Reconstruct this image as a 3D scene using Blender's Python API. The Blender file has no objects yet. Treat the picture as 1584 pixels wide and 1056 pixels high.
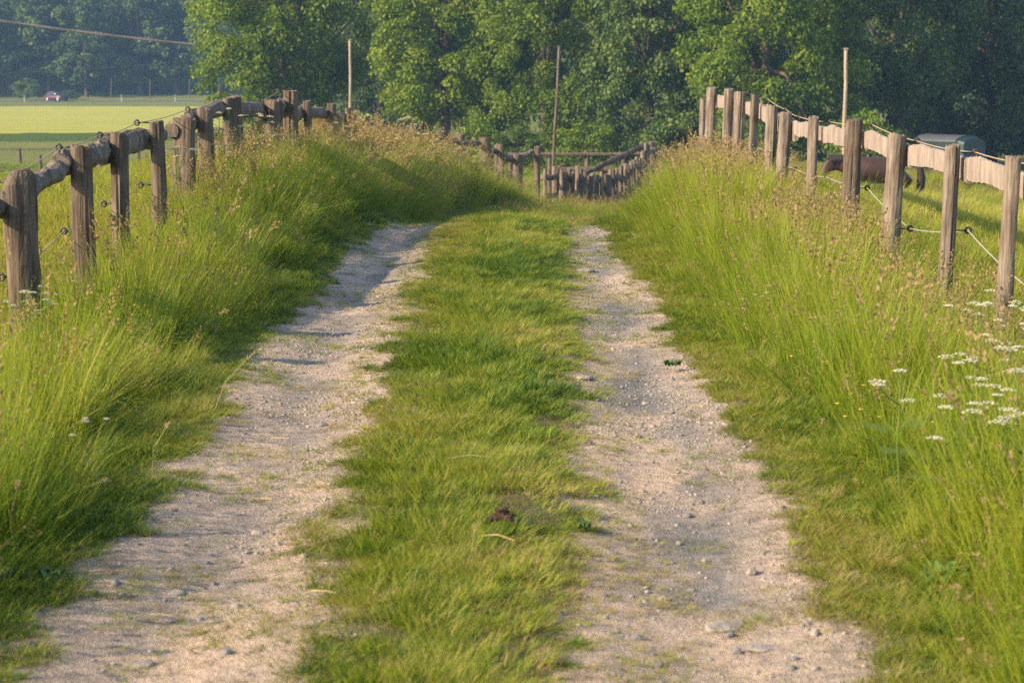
import bpy, bmesh, math, random
import numpy as np
from mathutils import Vector, Matrix, Euler
R = math.radians
random.seed(7)
rng = np.random.default_rng(11)
scene = bpy.context.scene
col = scene.collection

# ------------------------------------------------------------------ camera, light, exposure
FPX, CX, CY = 3300.0, 792.0, 528.0            # the photograph is 1584 x 1056
VPX, VPY = 819.0, 101.0                       # where the straight track would vanish
PITCH = math.atan((CY - VPY) / FPX)
YAW = math.atan((VPX - CX) / math.hypot(FPX, CY - VPY))
CAMZ = 1.70
cam_d = bpy.data.cameras.new('camera')
cam = bpy.data.objects.new('camera', cam_d)
col.objects.link(cam)
cam.location = (0, 0, CAMZ)
cam.rotation_euler = (R(90) - PITCH, 0, YAW)
cam_d.sensor_width = 36
cam_d.lens = 36 * FPX / 1584
cam_d.clip_start = 0.05
cam_d.clip_end = 4000
cam_d.dof.use_dof = True
cam_d.dof.focus_distance = 16.5
cam_d.dof.aperture_fstop = 5.4
scene.camera = cam

SUN_EL, SUN_AZ = 28.0, -117.0                  # azimuth clockwise from +Y; the sun stands to the left
w = bpy.data.worlds.new('World'); scene.world = w
w.use_nodes = True
wn = w.node_tree
sky = wn.nodes.new('ShaderNodeTexSky')
sky.sky_type = 'NISHITA'; sky.sun_disc = False
sky.sun_elevation = R(SUN_EL); sky.sun_rotation = R(SUN_AZ)
bg = wn.nodes['Background']
wn.links.new(sky.outputs[0], bg.inputs[0])
bg.inputs[1].default_value = 0.15
sun_d = bpy.data.lights.new('sun', 'SUN')
sun_d.energy = 5.0; sun_d.angle = R(0.6); sun_d.color = (1.0, 0.79, 0.52)
sun = bpy.data.objects.new('sun', sun_d); col.objects.link(sun)
sd = Vector((math.sin(R(SUN_AZ)) * math.cos(R(SUN_EL)), math.cos(R(SUN_AZ)) * math.cos(R(SUN_EL)), math.sin(R(SUN_EL))))
sun.rotation_euler = sd.to_track_quat('Z', 'Y').to_euler()
sun.location = (-60, 0, 40)
scene.view_settings.view_transform = 'Standard'
scene.view_settings.look = 'None'
scene.view_settings.exposure = 1.08
scene.view_settings.gamma = 1
cy = scene.cycles
cy.max_bounces = 4; cy.diffuse_bounces = 2; cy.glossy_bounces = 1; cy.transmission_bounces = 3
cy.volume_bounces = 0; cy.transparent_max_bounces = 6
cy.use_denoising = False; cy.denoiser = 'OPENIMAGEDENOISE'; cy.denoising_input_passes = 'RGB_ALBEDO_NORMAL'; cy.use_light_tree = False
cy.use_adaptive_sampling = True; cy.adaptive_threshold = 0.012; cy.adaptive_min_samples = 16
cy.sample_clamp_indirect = 4.0

# ------------------------------------------------------------------ helpers
def ray(px, py):
    d = Vector(((px - CX) / FPX, -(py - CY) / FPX, -1.0))
    return cam.rotation_euler.to_matrix() @ d

def at(px, py, Y):
    d = ray(px, py); k = Y / d.y
    return Vector((d.x * k, Y, CAMZ + d.z * k))

def vnoise(x, y, seed=0):
    x = np.asarray(x, float); y = np.asarray(y, float)
    xi = np.floor(x).astype(np.int64); yi = np.floor(y).astype(np.int64)
    fx = x - xi; fy = y - yi
    fx = fx * fx * (3 - 2 * fx); fy = fy * fy * (3 - 2 * fy)
    def h(a, b):
        n = (a * 374761393 + b * 668265263 + seed * 1442695041) & 0xffffffff
        n = ((n ^ (n >> 13)) * 1274126177) & 0xffffffff
        n = n ^ (n >> 16)
        return (n & 0xffff) / 65535.0
    a = h(xi, yi); b = h(xi + 1, yi); c = h(xi, yi + 1); d = h(xi + 1, yi + 1)
    return (a * (1 - fx) + b * fx) * (1 - fy) + (c * (1 - fx) + d * fx) * fy

def fbm(x, y, o=4, seed=0):
    s = 0; a = 0.5; t = 0
    for i in range(o):
        s = s + a * vnoise(x * 2 ** i, y * 2 ** i, seed + i * 17); t += a; a *= 0.5
    return s / t                                # 0..1

def sst(a, b, x):
    t = np.clip((np.asarray(x, float) - a) / (b - a), 0, 1)
    return t * t * (3 - 2 * t)

def curve(ks, vs):
    ks = np.array(ks, float); vs = np.array(vs, float)
    m = np.gradient(vs, ks)
    for i in range(len(ks) - 1):                # keep it monotone between knots
        d = (vs[i + 1] - vs[i]) / (ks[i + 1] - ks[i])
        for j in (i, i + 1):
            if d == 0 or m[j] * d < 0: m[j] = 0
            elif abs(m[j]) > 3 * abs(d): m[j] = 3 * d
    def f(x):
        x = np.clip(np.asarray(x, float), ks[0], ks[-1])
        i = np.clip(np.searchsorted(ks, x) - 1, 0, len(ks) - 2)
        h = ks[i + 1] - ks[i]; t = (x - ks[i]) / h
        return ((2*t**3 - 3*t**2 + 1) * vs[i] + (t**3 - 2*t**2 + t) * h * m[i]
                + (-2*t**3 + 3*t**2) * vs[i + 1] + (t**3 - t**2) * h * m[i + 1])
    return f

def tag(o, label=None, cat=None, group=None, kind=None):
    if label: o['label'] = label
    if cat: o['category'] = cat
    if group: o['group'] = group
    if kind: o['kind'] = kind
    return o

def empty(name, loc=(0, 0, 0), rz=0.0):
    o = bpy.data.objects.new(name, None); col.objects.link(o)
    o.location = loc; o.rotation_euler = (0, 0, rz); o.empty_display_size = 0.2
    return o

def link(name, me, m=None, parent=None, smooth=False):
    o = bpy.data.objects.new(name, me); col.objects.link(o)
    if m is not None and len(me.materials) == 0: me.materials.append(m)
    if parent is not None: o.parent = parent
    if smooth: me.polygons.foreach_set('use_smooth', np.ones(len(me.polygons), bool))
    return o

def mesh_np(name, V, F4=None, F3=None):
    """V (n,3); quads (m,4), triangles (k,3)"""
    me = bpy.data.meshes.new(name)
    V = np.asarray(V, np.float32)
    me.vertices.add(len(V)); me.vertices.foreach_set('co', V.ravel())
    parts = []; tot = []
    if F4 is not None and len(F4): parts.append(np.asarray(F4, np.int32).ravel()); tot.append(np.full(len(F4), 4, np.int32))
    if F3 is not None and len(F3): parts.append(np.asarray(F3, np.int32).ravel()); tot.append(np.full(len(F3), 3, np.int32))
    if parts:
        lp = np.concatenate(parts); tt = np.concatenate(tot)
        me.loops.add(len(lp)); me.loops.foreach_set('vertex_index', lp)
        me.polygons.add(len(tt))
        st = np.concatenate([[0], np.cumsum(tt)[:-1]]).astype(np.int32)
        me.polygons.foreach_set('loop_start', st)
        try: me.polygons.foreach_set('loop_total', tt)
        except Exception: pass
    me.update(calc_edges=True); me.validate()
    return me

def attr(me, name, typ, vals, dom='POINT'):
    a = me.attributes.new(name, typ, dom)
    vals = np.asarray(vals)
    if typ == 'FLOAT_VECTOR': a.data.foreach_set('vector', vals.astype(np.float32).ravel())
    elif typ == 'INT': a.data.foreach_set('value', vals.astype(np.int32).ravel())
    else: a.data.foreach_set('value', vals.astype(np.float32).ravel())

class MB:
    """collects shapes for ONE mesh object"""
    def __init__(s): s.v = []; s.f = []
    def add(s, vs, fs):
        b = len(s.v); s.v += [tuple(v) for v in vs]; s.f += [tuple(b + i for i in f) for f in fs]
    def ring_loft(s, rings, cap=True, closed=True):
        n = len(rings[0]); vs = [p for r in rings for p in r]; fs = []
        for i in range(len(rings) - 1):
            for j in range(n if closed else n - 1):
                k = (j + 1) % n
                fs.append((i*n + j, i*n + k, (i+1)*n + k, (i+1)*n + j))
        if cap: fs.append(tuple(range(n))[::-1]); fs.append(tuple((len(rings)-1)*n + j for j in range(n)))
        s.add(vs, fs)
    def tube(s, pts, rad, n=8, cap=True):
        pts = [Vector(p) for p in pts]
        if not hasattr(rad, '__len__'): rad = [rad] * len(pts)
        rings = []; up = None
        for i, p in enumerate(pts):
            t = (pts[min(i+1, len(pts)-1)] - pts[max(i-1, 0)]).normalized()
            if up is None:
                up = Vector((0, 0, 1)) if abs(t.z) < 0.9 else Vector((0, 1, 0))
            a = t.cross(up).normalized(); b = a.cross(t).normalized(); up = b
            rings.append([p + (a*math.cos(2*math.pi*j/n) + b*math.sin(2*math.pi*j/n)) * rad[i] for j in range(n)])
        s.ring_loft(rings, cap)
    def box(s, c, d, rot=None, bev=0.0):
        bm = bmesh.new(); bmesh.ops.create_cube(bm, size=1.0)
        bmesh.ops.scale(bm, vec=d, verts=bm.verts)
        if bev: bmesh.ops.bevel(bm, geom=list(bm.edges), offset=bev, segments=2, affect='EDGES')
        if rot is not None: bmesh.ops.rotate(bm, cent=(0,0,0), matrix=rot, verts=bm.verts)
        bmesh.ops.translate(bm, vec=c, verts=bm.verts)
        bm.verts.index_update()
        s.add([v.co for v in bm.verts], [[v.index for v in f.verts] for f in bm.faces]); bm.free()
    def ball(s, c, r, sub=1, jit=0.0, rn=random):
        bm = bmesh.new(); bmesh.ops.create_icosphere(bm, subdivisions=sub, radius=1.0)
        vs = []
        for v in bm.verts:
            k = 1 + (rn.random() - .5) * jit
            vs.append((c[0] + v.co.x*r[0]*k, c[1] + v.co.y*r[1]*k, c[2] + v.co.z*r[2]*k))
        bm.verts.index_update()
        s.add(vs, [[v.index for v in f.verts] for f in bm.faces]); bm.free()
    def torus(s, c, R0, r0, axis, n=14, m=6):
        ax = Vector(axis).normalized(); a = ax.orthogonal().normalized(); b = ax.cross(a)
        vs = []; fs = []
        for i in range(n):
            t = 2*math.pi*i/n; d = a*math.cos(t) + b*math.sin(t)
            for j in range(m):
                q = 2*math.pi*j/m
                vs.append(Vector(c) + d*(R0 + r0*math.cos(q)) + ax*(r0*math.sin(q)))
        for i in range(n):
            for j in range(m):
                fs.append((i*m+j, ((i+1)%n)*m+j, ((i+1)%n)*m+(j+1)%m, i*m+(j+1)%m))
        s.add(vs, fs)
    def build(s, name, m=None, parent=None, smooth=False):
        me = bpy.data.meshes.new(name); me.from_pydata(s.v, [], s.f); me.update()
        return link(name, me, m, parent, smooth)

def children(o): return [c for c in bpy.data.objects if c.parent == o]
def copy_tree(o, parent=None):
    c = o.copy(); col.objects.link(c)
    if parent is not None: c.parent = parent
    for ch in children(o): copy_tree(ch, c)
    return c

# ------------------------------------------------------------------ materials
def mat(name):
    m = bpy.data.materials.new(name); m.use_nodes = True
    nt = m.node_tree; nt.nodes.clear()
    out = nt.nodes.new('ShaderNodeOutputMaterial')
    return m, nt, out
def N(nt, typ, **kw):
    n = nt.nodes.new(typ)
    for k, v in kw.items():
        if k.startswith('i_'):
            key = k[2:]
            key = int(key) if key.isdigit() else key.replace('_', ' ')
            n.inputs[key].default_value = v
        else: setattr(n, k, v)
    return n
def ramp(nt, stops, fac=None, interp='LINEAR'):
    r = nt.nodes.new('ShaderNodeValToRGB'); r.color_ramp.interpolation = interp
    e = r.color_ramp.elements
    while len(e) < len(stops): e.new(0.5)
    for i, (p, c) in enumerate(stops): e[i].position = p; e[i].color = (*c, 1) if len(c) == 3 else c
    if fac is not None: nt.links.new(fac, r.inputs[0])
    return r
def noise(nt, scale, detail=5, rough=0.6, vec=None, dist=0.0):
    n = N(nt, 'ShaderNodeTexNoise'); n.inputs['Scale'].default_value = scale
    n.inputs['Detail'].default_value = detail; n.inputs['Roughness'].default_value = rough
    n.inputs['Distortion'].default_value = dist
    if vec is not None: nt.links.new(vec, n.inputs['Vector'])
    return n
def objco(nt, scale=(1,1,1)):
    t = N(nt, 'ShaderNodeTexCoord'); mp = N(nt, 'ShaderNodeMapping'); mp.inputs['Scale'].default_value = scale
    nt.links.new(t.outputs['Object'], mp.inputs['Vector']); return mp.outputs[0]
def plain(name, c, rough=0.6, metal=0.0, bump=0.0, bscale=40, var=0.15):
    m, nt, out = mat(name)
    p = N(nt, 'ShaderNodeBsdfPrincipled'); p.inputs['Roughness'].default_value = rough; p.inputs['Metallic'].default_value = metal
    n = noise(nt, bscale * 0.4, 4, vec=objco(nt))
    a = [max(0, x*(1-var)) for x in c]; b = [min(1, x*(1+var)) for x in c]
    r = ramp(nt, [(0.3, a), (0.7, b)], n.outputs[0]); nt.links.new(r.outputs[0], p.inputs['Base Color'])
    if bump:
        n2 = noise(nt, bscale, 5, vec=objco(nt)); bp = N(nt, 'ShaderNodeBump'); bp.inputs['Strength'].default_value = bump; bp.inputs['Distance'].default_value = 0.02
        nt.links.new(n2.outputs[0], bp.inputs['Height']); nt.links.new(bp.outputs[0], p.inputs['Normal'])
    nt.links.new(p.outputs[0], out.inputs[0]); return m

def leaf_mat(name, stops, trans=0.4, tint_amt=0.0, gloss=0.25, transcol=(1.25, 1.2, 0.5)):
    """stops index the per-leaf attribute 'tone'; an instance may shift it by 'tint'"""
    m, nt, out = mat(name)
    a = N(nt, 'ShaderNodeAttribute', attribute_name='tone')
    fac = a.outputs['Fac']
    if tint_amt:
        b = N(nt, 'ShaderNodeAttribute', attribute_name='tint', attribute_type='INSTANCER')
        ad = N(nt, 'ShaderNodeMath', operation='MULTIPLY_ADD'); ad.inputs[1].default_value = tint_amt
        nt.links.new(b.outputs['Fac'], ad.inputs[0]); nt.links.new(fac, ad.inputs[2]); ad.use_clamp = True
        fac = ad.outputs[0]
    r = ramp(nt, stops, fac)
    p = N(nt, 'ShaderNodeBsdfPrincipled'); p.inputs['Roughness'].default_value = 0.55
    p.inputs['Specular IOR Level'].default_value = gloss
    nt.links.new(r.outputs[0], p.inputs['Base Color'])
    t = N(nt, 'ShaderNodeBsdfTranslucent')
    mx = N(nt, 'ShaderNodeMix', data_type='RGBA', blend_type='MULTIPLY'); mx.inputs[0].default_value = 1.0
    nt.links.new(r.outputs[0], mx.inputs[6]); mx.inputs[7].default_value = (*transcol, 1)
    nt.links.new(mx.outputs[2], t.inputs[0])
    ms = N(nt, 'ShaderNodeMixShader'); ms.inputs[0].default_value = trans
    nt.links.new(p.outputs[0], ms.inputs[1]); nt.links.new(t.outputs[0], ms.inputs[2]); nt.links.new(ms.outputs[0], out.inputs[0])
    return m

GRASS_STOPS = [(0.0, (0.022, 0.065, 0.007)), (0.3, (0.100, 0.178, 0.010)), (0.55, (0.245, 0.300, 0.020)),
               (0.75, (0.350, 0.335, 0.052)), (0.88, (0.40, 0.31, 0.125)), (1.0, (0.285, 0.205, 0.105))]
M = {}
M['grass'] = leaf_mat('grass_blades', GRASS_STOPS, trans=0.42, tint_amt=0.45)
LUSH = [(0.0, (0.042, 0.095, 0.007)), (0.5, (0.125, 0.195, 0.013)), (1.0, (0.215, 0.265, 0.028))]
OLIVE = [(0.0, (0.035, 0.075, 0.014)), (0.5, (0.085, 0.140, 0.028)), (1.0, (0.155, 0.20, 0.050))]
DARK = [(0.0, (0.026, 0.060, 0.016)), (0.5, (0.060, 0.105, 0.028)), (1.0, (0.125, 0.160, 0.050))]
M['lush_leaf'] = leaf_mat('lush_leaf', LUSH, 0.42)
M['olive_leaf'] = leaf_mat('olive_leaf', OLIVE, 0.32)
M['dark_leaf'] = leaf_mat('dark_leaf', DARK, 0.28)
M['herb'] = leaf_mat('herb_leaf', [(0, (0.06, 0.12, 0.02)), (1, (0.16, 0.22, 0.04))], 0.35)
M['petal'] = leaf_mat('petal', [(0, (0.44, 0.45, 0.27)), (1, (0.60, 0.58, 0.44))], 0.3, transcol=(1, 1, .8))
M['yellow_petal'] = plain('yellow_petal', (0.8, 0.55, 0.02), 0.4)
M['bark'] = plain('bark', (0.075, 0.055, 0.04), 0.9, bump=0.8, bscale=14, var=0.4)

def wood_mat(name, cols, moss=0.0, grain=1.0):
    m, nt, out = mat(name)
    p = N(nt, 'ShaderNodeBsdfPrincipled'); p.inputs['Roughness'].default_value = 0.85
    p.inputs['Specular IOR Level'].default_value = 0.2
    v = objco(nt, (1, 1, 0.05))
    n1 = noise(nt, 46 * grain, 6, 0.65, v, 0.4)
    n2 = noise(nt, 9, 4, 0.6, objco(nt, (1, 1, 0.35)))
    mx = N(nt, 'ShaderNodeMath', operation='MULTIPLY_ADD'); mx.inputs[1].default_value = 0.55
    nt.links.new(n1.outputs[0], mx.inputs[0])
    h = N(nt, 'ShaderNodeMath', operation='MULTIPLY'); h.inputs[1].default_value = 0.45
    nt.links.new(n2.outputs[0], h.inputs[0]); nt.links.new(h.outputs[0], mx.inputs[2])
    r = ramp(nt, [(0.30, cols[0]), (0.46, cols[1]), (0.62, cols[2])], mx.outputs[0])
    c = r.outputs[0]
    if moss:
        n3 = noise(nt, 7, 5, 0.7, objco(nt)); rr = ramp(nt, [(0.55, (0,0,0)), (0.72, (moss,)*3)], n3.outputs[0])
        mm = N(nt, 'ShaderNodeMix', data_type='RGBA'); mm.inputs[7].default_value = (0.12, 0.125, 0.02, 1)
        nt.links.new(rr.outputs[0], mm.inputs[0]); nt.links.new(c, mm.inputs[6]); c = mm.outputs[2]
    nt.links.new(c, p.inputs['Base Color'])
    bp = N(nt, 'ShaderNodeBump'); bp.inputs['Strength'].default_value = 0.9; bp.inputs['Distance'].default_value = 0.012
    nt.links.new(n1.outputs[0], bp.inputs['Height']); nt.links.new(bp.outputs[0], p.inputs['Normal'])
    nt.links.new(p.outputs[0], out.inputs[0]); return m
M['post'] = wood_mat('weathered_post', [(0.018, 0.013, 0.010), (0.082, 0.060, 0.044), (0.17, 0.134, 0.105)])
M['greypost'] = wood_mat('grey_weathered_post', [(0.032, 0.024, 0.019), (0.130, 0.101, 0.078), (0.25, 0.205, 0.168)])
M['rail'] = wood_mat('pale_rail', [(0.09, 0.068, 0.056), (0.225, 0.178, 0.150), (0.34, 0.280, 0.242)])
M['mossrail'] = wood_mat('mossy_rail', [(0.03, 0.022, 0.018), (0.11, 0.085, 0.07), (0.22, 0.18, 0.15)], moss=0.7)
M['black'] = plain('black_plastic', (0.02, 0.018, 0.017), 0.5)
M['wire'] = plain('tan_wire', (0.32, 0.24, 0.15), 0.6)
M['tape'] = plain('white_tape', (0.26, 0.25, 0.235), 0.8)
M['rust'] = plain('rusty_iron', (0.10, 0.055, 0.035), 0.8)

# ------------------------------------------------------------------ terrain
XC = curve([0, 20, 24, 27, 30, 34, 38, 42, 48, 52, 56, 62], [-.19, -.19, -.19, -.02, .40, 1.0, 1.6, 2.2, 3.3, 4.6, 7, 12])
PT = curve([0, 18, 22.5, 24.5, 27, 30, 36, 42, 48, 57, 62], [0, 0, 0, -.08, -.36, -.66, -1.02, -1.2, -1.65, -2.2, -2.3])
LZ = curve([0, 10, 13, 14.6, 16.1, 17.6, 20, 22.3, 25, 28, 33, 37, 45, 50, 56, 62], [-.12, -.12, -.14, -.13, 0, .13, .37, .38, .34, .30, .26, 0, -.58, -1.0, -1.9, -2.2])
RZ = curve([0, 10, 14, 17, 19.3, 22, 25, 28, 31, 34, 38, 44, 50, 58], [-.08, -.12, -.19, -.08, .01, .15, .16, .05, -.12, -.34, -.55, -.8, -1.1, -1.5])
VLf = curve([0, 12, 20, 40, 60, 90, 120, 200, 330, 345, 420, 700], [0, 0, -.25, -1.3, -2.4, -3.4, -4.0, -4.2, -3.7, -3.6, 6, 95])
VRf = curve([0, 12, 20, 30, 46, 70, 105, 130, 200, 330, 345, 420, 700], [0, 0, -.25, -.7, -1.55, -2.7, -4.0, -4.1, -4.2, -3.7, -3.6, 6, 95])
XLf = curve([0, 38, 45, 50, 54, 62], [-3.1, -3.1, -2.4, -1.3, -.2, 2])
XRf = curve([0, 36, 42, 48, 56, 62], [2.95, 2.95, 4.4, 6.2, 10, 15])
OL = curve([5, 5.7, 9.2, 14, 19, 24], [-1.46, -1.46, -1.54, -1.66, -1.68, -1.64])
IL = curve([5, 5.7, 9.2, 14, 19, 24], [-.63, -.64, -.72, -.84, -.90, -.93])
IR = curve([5, 5.7, 9.2, 14, 19, 24], [.10, .105, .20, .26, .31, .33])
OR_ = curve([5, 5.7, 9.2, 14, 19, 24], [1.03, 1.03, .99, .97, .88, .84])
def edges(x, y):
    s = XC(y) + .19
    k = .10 * (fbm(x * 0 + 3.1, y * 1.1, 3, 5) - .5) * 2
    k2 = .12 * (fbm(x * 0 + 9.7, y * 1.3, 3, 9) - .5) * 2
    k3 = .10 * (fbm(x * 0 + 5.7, y * 1.2, 3, 13) - .5) * 2
    return OL(y) + s + k, IL(y) + s + k2, IR(y) + s + k3, OR_(y) + s + k * .8

def H(x, y):
    x = np.asarray(x, float); y = np.asarray(y, float)
    xc = XC(y); P = PT(y); xl = XLf(y); xr = XRf(y); L = LZ(y); Rr = RZ(y)
    toe = np.minimum(xc - 1.25, xl + 1.75)
    tl = sst(0, 1, (toe - x) / np.maximum(toe - xl, .3))
    tr = sst(0, 1, (x - xc - 1.1) / np.maximum(xr - xc - 1.1, .3))
    z = P + tl * (L - P) + tr * (Rr - P)
    el = np.maximum(xl - x, 0); er = np.maximum(x - xr, 0)
    z = np.where(el > 0, L + sst(0, 9, el) * (VLf(y) - L), z)
    z = np.where(er > 0, Rr + sst(0, 5 - 2.8*sst(36, 42, y), er) * (VRf(y) - Rr), z)
    k = sst(-12, 8, x)
    V = VLf(y) * (1 - k) + VRf(y) * k
    V = V + sst(40, 48, y) * (1 - sst(62, 90, y)) * (np.where(True, -2.25, 0) - V) * np.exp(-((x - 1) / 9) ** 2)
    V = V + 1.0 * np.exp(-((x - 8.5) / 4.5) ** 2 - ((y - 62) / 7) ** 2)
    wv = sst(48, 58, y)
    z = z * (1 - wv) + V * wv
    far = sst(60, 140, y)
    z = z + (fbm(x * .35, y * .35, 3, 3) - .5) * .10 * (1 - far) * sst(1.2, 2.4, np.abs(x - xc)) + (fbm(x * .02, y * .02, 3, 8) - .5) * 1.0 * far
    return z

def Hroad(x, y):
    """surface of the track itself: wheel ruts sunk either side of a grassy crown"""
    a, b, c, d = edges(x, y)
    z = H(x, y)
    ml = (a + b) / 2; mr = (c + d) / 2
    z = z - .045 * np.exp(-((x - ml) / .26) ** 2) - .05 * np.exp(-((x - mr) / .28) ** 2)
    z = z + .018 * np.exp(-((x - (b + c) / 2) / .34) ** 2)
    z = z + (fbm(x * 2.2, y * 1.6, 3, 21) - .5) * .04 + (fbm(x * 17, y * 17, 3, 22) - .5) * .012 + (fbm(x * 42, y * 42, 2, 25) - .5) * .011
    return z

def bare(x, y):
    a, b, c, d = edges(x, y)
    n = (fbm(x * 5, y * 4, 4, 31) - .5)
    n = n + .8*(fbm(x * 14, y * 9, 3, 33) - .5)
    f = lambda e: sst(-.13, .13, e + n * .34)
    l = f(x - a) * f(b - x); r = f(x - c) * f(d - x)
    return np.clip(l + r, 0, 1)

def grid(name, xs, ys, hf, m, smooth=True):
    X, Y = np.meshgrid(xs, ys); Z = hf(X, Y)
    V = np.stack([X, Y, Z], -1).reshape(-1, 3)
    nx, ny = len(xs), len(ys)
    i = np.arange(ny - 1)[:, None] * nx + np.arange(nx - 1)[None, :]
    F = np.stack([i, i + 1, i + nx + 1, i + nx], -1).reshape(-1, 4)
    me = mesh_np(name, V, F)
    o = link(name, me, m, smooth=smooth)
    return o, X.ravel(), Y.ravel()

def ground_mat():
    m, nt, out = mat('turf_ground')
    p = N(nt, 'ShaderNodeBsdfPrincipled'); p.inputs['Roughness'].default_value = 0.95; p.inputs['Specular IOR Level'].default_value = 0.1
    v = objco(nt)
    n1 = noise(nt, 0.12, 6, 0.6, v); n2 = noise(nt, 2.2, 6, 0.7, v); n3 = noise(nt, 25, 4, 0.7, v)
    r1 = ramp(nt, [(0.35, (0.085, 0.135, 0.022)), (0.65, (0.17, 0.185, 0.040))], n1.outputs[0])
    r2 = ramp(nt, [(0.3, (0.055, 0.075, 0.016)), (0.7, (0.22, 0.19, 0.065))], n2.outputs[0])
    mx = N(nt, 'ShaderNodeMix', data_type='RGBA'); mx.inputs[0].default_value = 0.45
    nt.links.new(r1.outputs[0], mx.inputs[6]); nt.links.new(r2.outputs[0], mx.inputs[7])
    nt.links.new(mx.outputs[2], p.inputs['Base Color'])
    bp = N(nt, 'ShaderNodeBump'); bp.inputs['Strength'].default_value = 0.8; bp.inputs['Distance'].default_value = 0.06
    nt.links.new(n3.outputs[0], bp.inputs['Height']); nt.links.new(bp.outputs[0], p.inputs['Normal'])
    nt.links.new(p.outputs[0], out.inputs[0]); return m
def dirt_mat():
    m, nt, out = mat('dry_dirt')
    p = N(nt, 'ShaderNodeBsdfPrincipled'); p.inputs['Roughness'].default_value = 0.95; p.inputs['Specular IOR Level'].default_value = 0.1
    v = objco(nt)
    n1 = noise(nt, 1.6, 6, 0.62, v); n2 = noise(nt, 16, 6, 0.7, v); n3 = noise(nt, 110, 4, 0.7, v)
    vo = N(nt, 'ShaderNodeTexVoronoi'); vo.inputs['Scale'].default_value = 62; nt.links.new(v, vo.inputs['Vector'])
    r1 = ramp(nt, [(0.32, (0.37, 0.30, 0.24)), (0.5, (0.52, 0.41, 0.315)), (0.68, (0.62, 0.46, 0.34))], n1.outputs[0])
    r2 = ramp(nt, [(0.28, (0.42, 0.42, 0.43)), (0.5, (0.95, 0.95, 0.95)), (0.75, (1.25, 1.22, 1.2))], n2.outputs[0])
    mx = N(nt, 'ShaderNodeMix', data_type='RGBA', blend_type='MULTIPLY'); mx.inputs[0].default_value = 0.85
    nt.links.new(r1.outputs[0], mx.inputs[6]); nt.links.new(r2.outputs[0], mx.inputs[7])
    # per-pebble value
    sp = ramp(nt, [(0.0, (0.55, 0.55, 0.57)), (0.55, (1, 1, 1)), (1, (1.25, 1.2, 1.15))]); 
    nt.links.new(vo.outputs['Color'], sp.inputs[0])
    m2 = N(nt, 'ShaderNodeMix', data_type='RGBA', blend_type='MULTIPLY'); m2.inputs[0].default_value = 0.35
    nt.links.new(mx.outputs[2], m2.inputs[6]); nt.links.new(sp.outputs[0], m2.inputs[7])
    a = N(nt, 'ShaderNodeAttribute', attribute_name='bare')
    band_at = N(nt, 'ShaderNodeAttribute', attribute_name='grey_band')
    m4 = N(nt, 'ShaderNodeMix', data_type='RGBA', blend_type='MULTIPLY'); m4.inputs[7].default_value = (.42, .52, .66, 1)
    nt.links.new(band_at.outputs['Fac'], m4.inputs[0]); nt.links.new(m2.outputs[2], m4.inputs[6])
    soil = ramp(nt, [(0.3, (0.07, 0.06, 0.03)), (0.7, (0.20, 0.16, 0.085))], n2.outputs[0])
    m3 = N(nt, 'ShaderNodeMix', data_type='RGBA'); nt.links.new(a.outputs['Fac'], m3.inputs[0])
    nt.links.new(soil.outputs[0], m3.inputs[6]); nt.links.new(m4.outputs[2], m3.inputs[7])
    nt.links.new(m3.outputs[2], p.inputs['Base Color'])
    ad0 = N(nt, 'ShaderNodeMath', operation='ADD'); nt.links.new(n2.outputs[0], ad0.inputs[0]); nt.links.new(n3.outputs[0], ad0.inputs[1])
    ad = N(nt, 'ShaderNodeMath', operation='MULTIPLY_ADD'); ad.inputs[1].default_value = -.40; nt.links.new(vo.outputs['Distance'], ad.inputs[0]); nt.links.new(ad0.outputs[0], ad.inputs[2])
    bp = N(nt, 'ShaderNodeBump'); bp.inputs['Strength'].default_value = 1.0; bp.inputs['Distance'].default_value = 0.02
    nt.links.new(ad.outputs[0], bp.inputs['Height']); nt.links.new(bp.outputs[0], p.inputs['Normal'])
    nt.links.new(p.outputs[0], out.inputs[0]); return m
M['ground'] = ground_mat(); M['dirt'] = dirt_mat()

xs = np.unique(np.concatenate([np.arange(-9, 9.01, .12), 9 * 1.07 ** np.arange(1, 70), -9 * 1.07 ** np.arange(1, 70)]))
ys = [3.0]
while ys[-1] < 900: ys.append(ys[-1] + max(.10, ys[-1] * .012))
ys = np.concatenate([[-300, -120, -40, -12, -4, 0], ys])
def Hg(x, y):
    z = H(x, y)
    a, b, c, d = edges(x, y)
    inside = sst(a - .55, a - .25, x) * (1 - sst(d + .25, d + .55, x)) * (y < 58) * (y > 2.6)
    return z - inside * .10
g, _, _ = grid('ground', xs, ys, Hg, M['ground']); tag(g, kind='structure')
yy = [2.5]
while yy[-1] < 57: yy.append(yy[-1] + max(.018, .0035 * yy[-1]))
yy = np.array(yy)
us = np.arange(-1.95, 1.75, .022)
U, Y = np.meshgrid(us, yy); X = U + XC(Y) + .19
Z = Hroad(X, Y)
V = np.stack([X, Y, Z], -1).reshape(-1, 3); nx = len(us)
i = np.arange(len(yy) - 1)[:, None] * nx + np.arange(nx - 1)[None, :]
me = mesh_np('dirt_track', V, np.stack([i, i + 1, i + nx + 1, i + nx], -1).reshape(-1, 4))
attr(me, 'bare', 'FLOAT', bare(X.ravel(), Y.ravel()))
a_, b_, c_, d_ = edges(X.ravel(), Y.ravel())
wob = .16*(fbm(Y.ravel()*.35, Y.ravel()*0, 3, 45) - .5)
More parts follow.
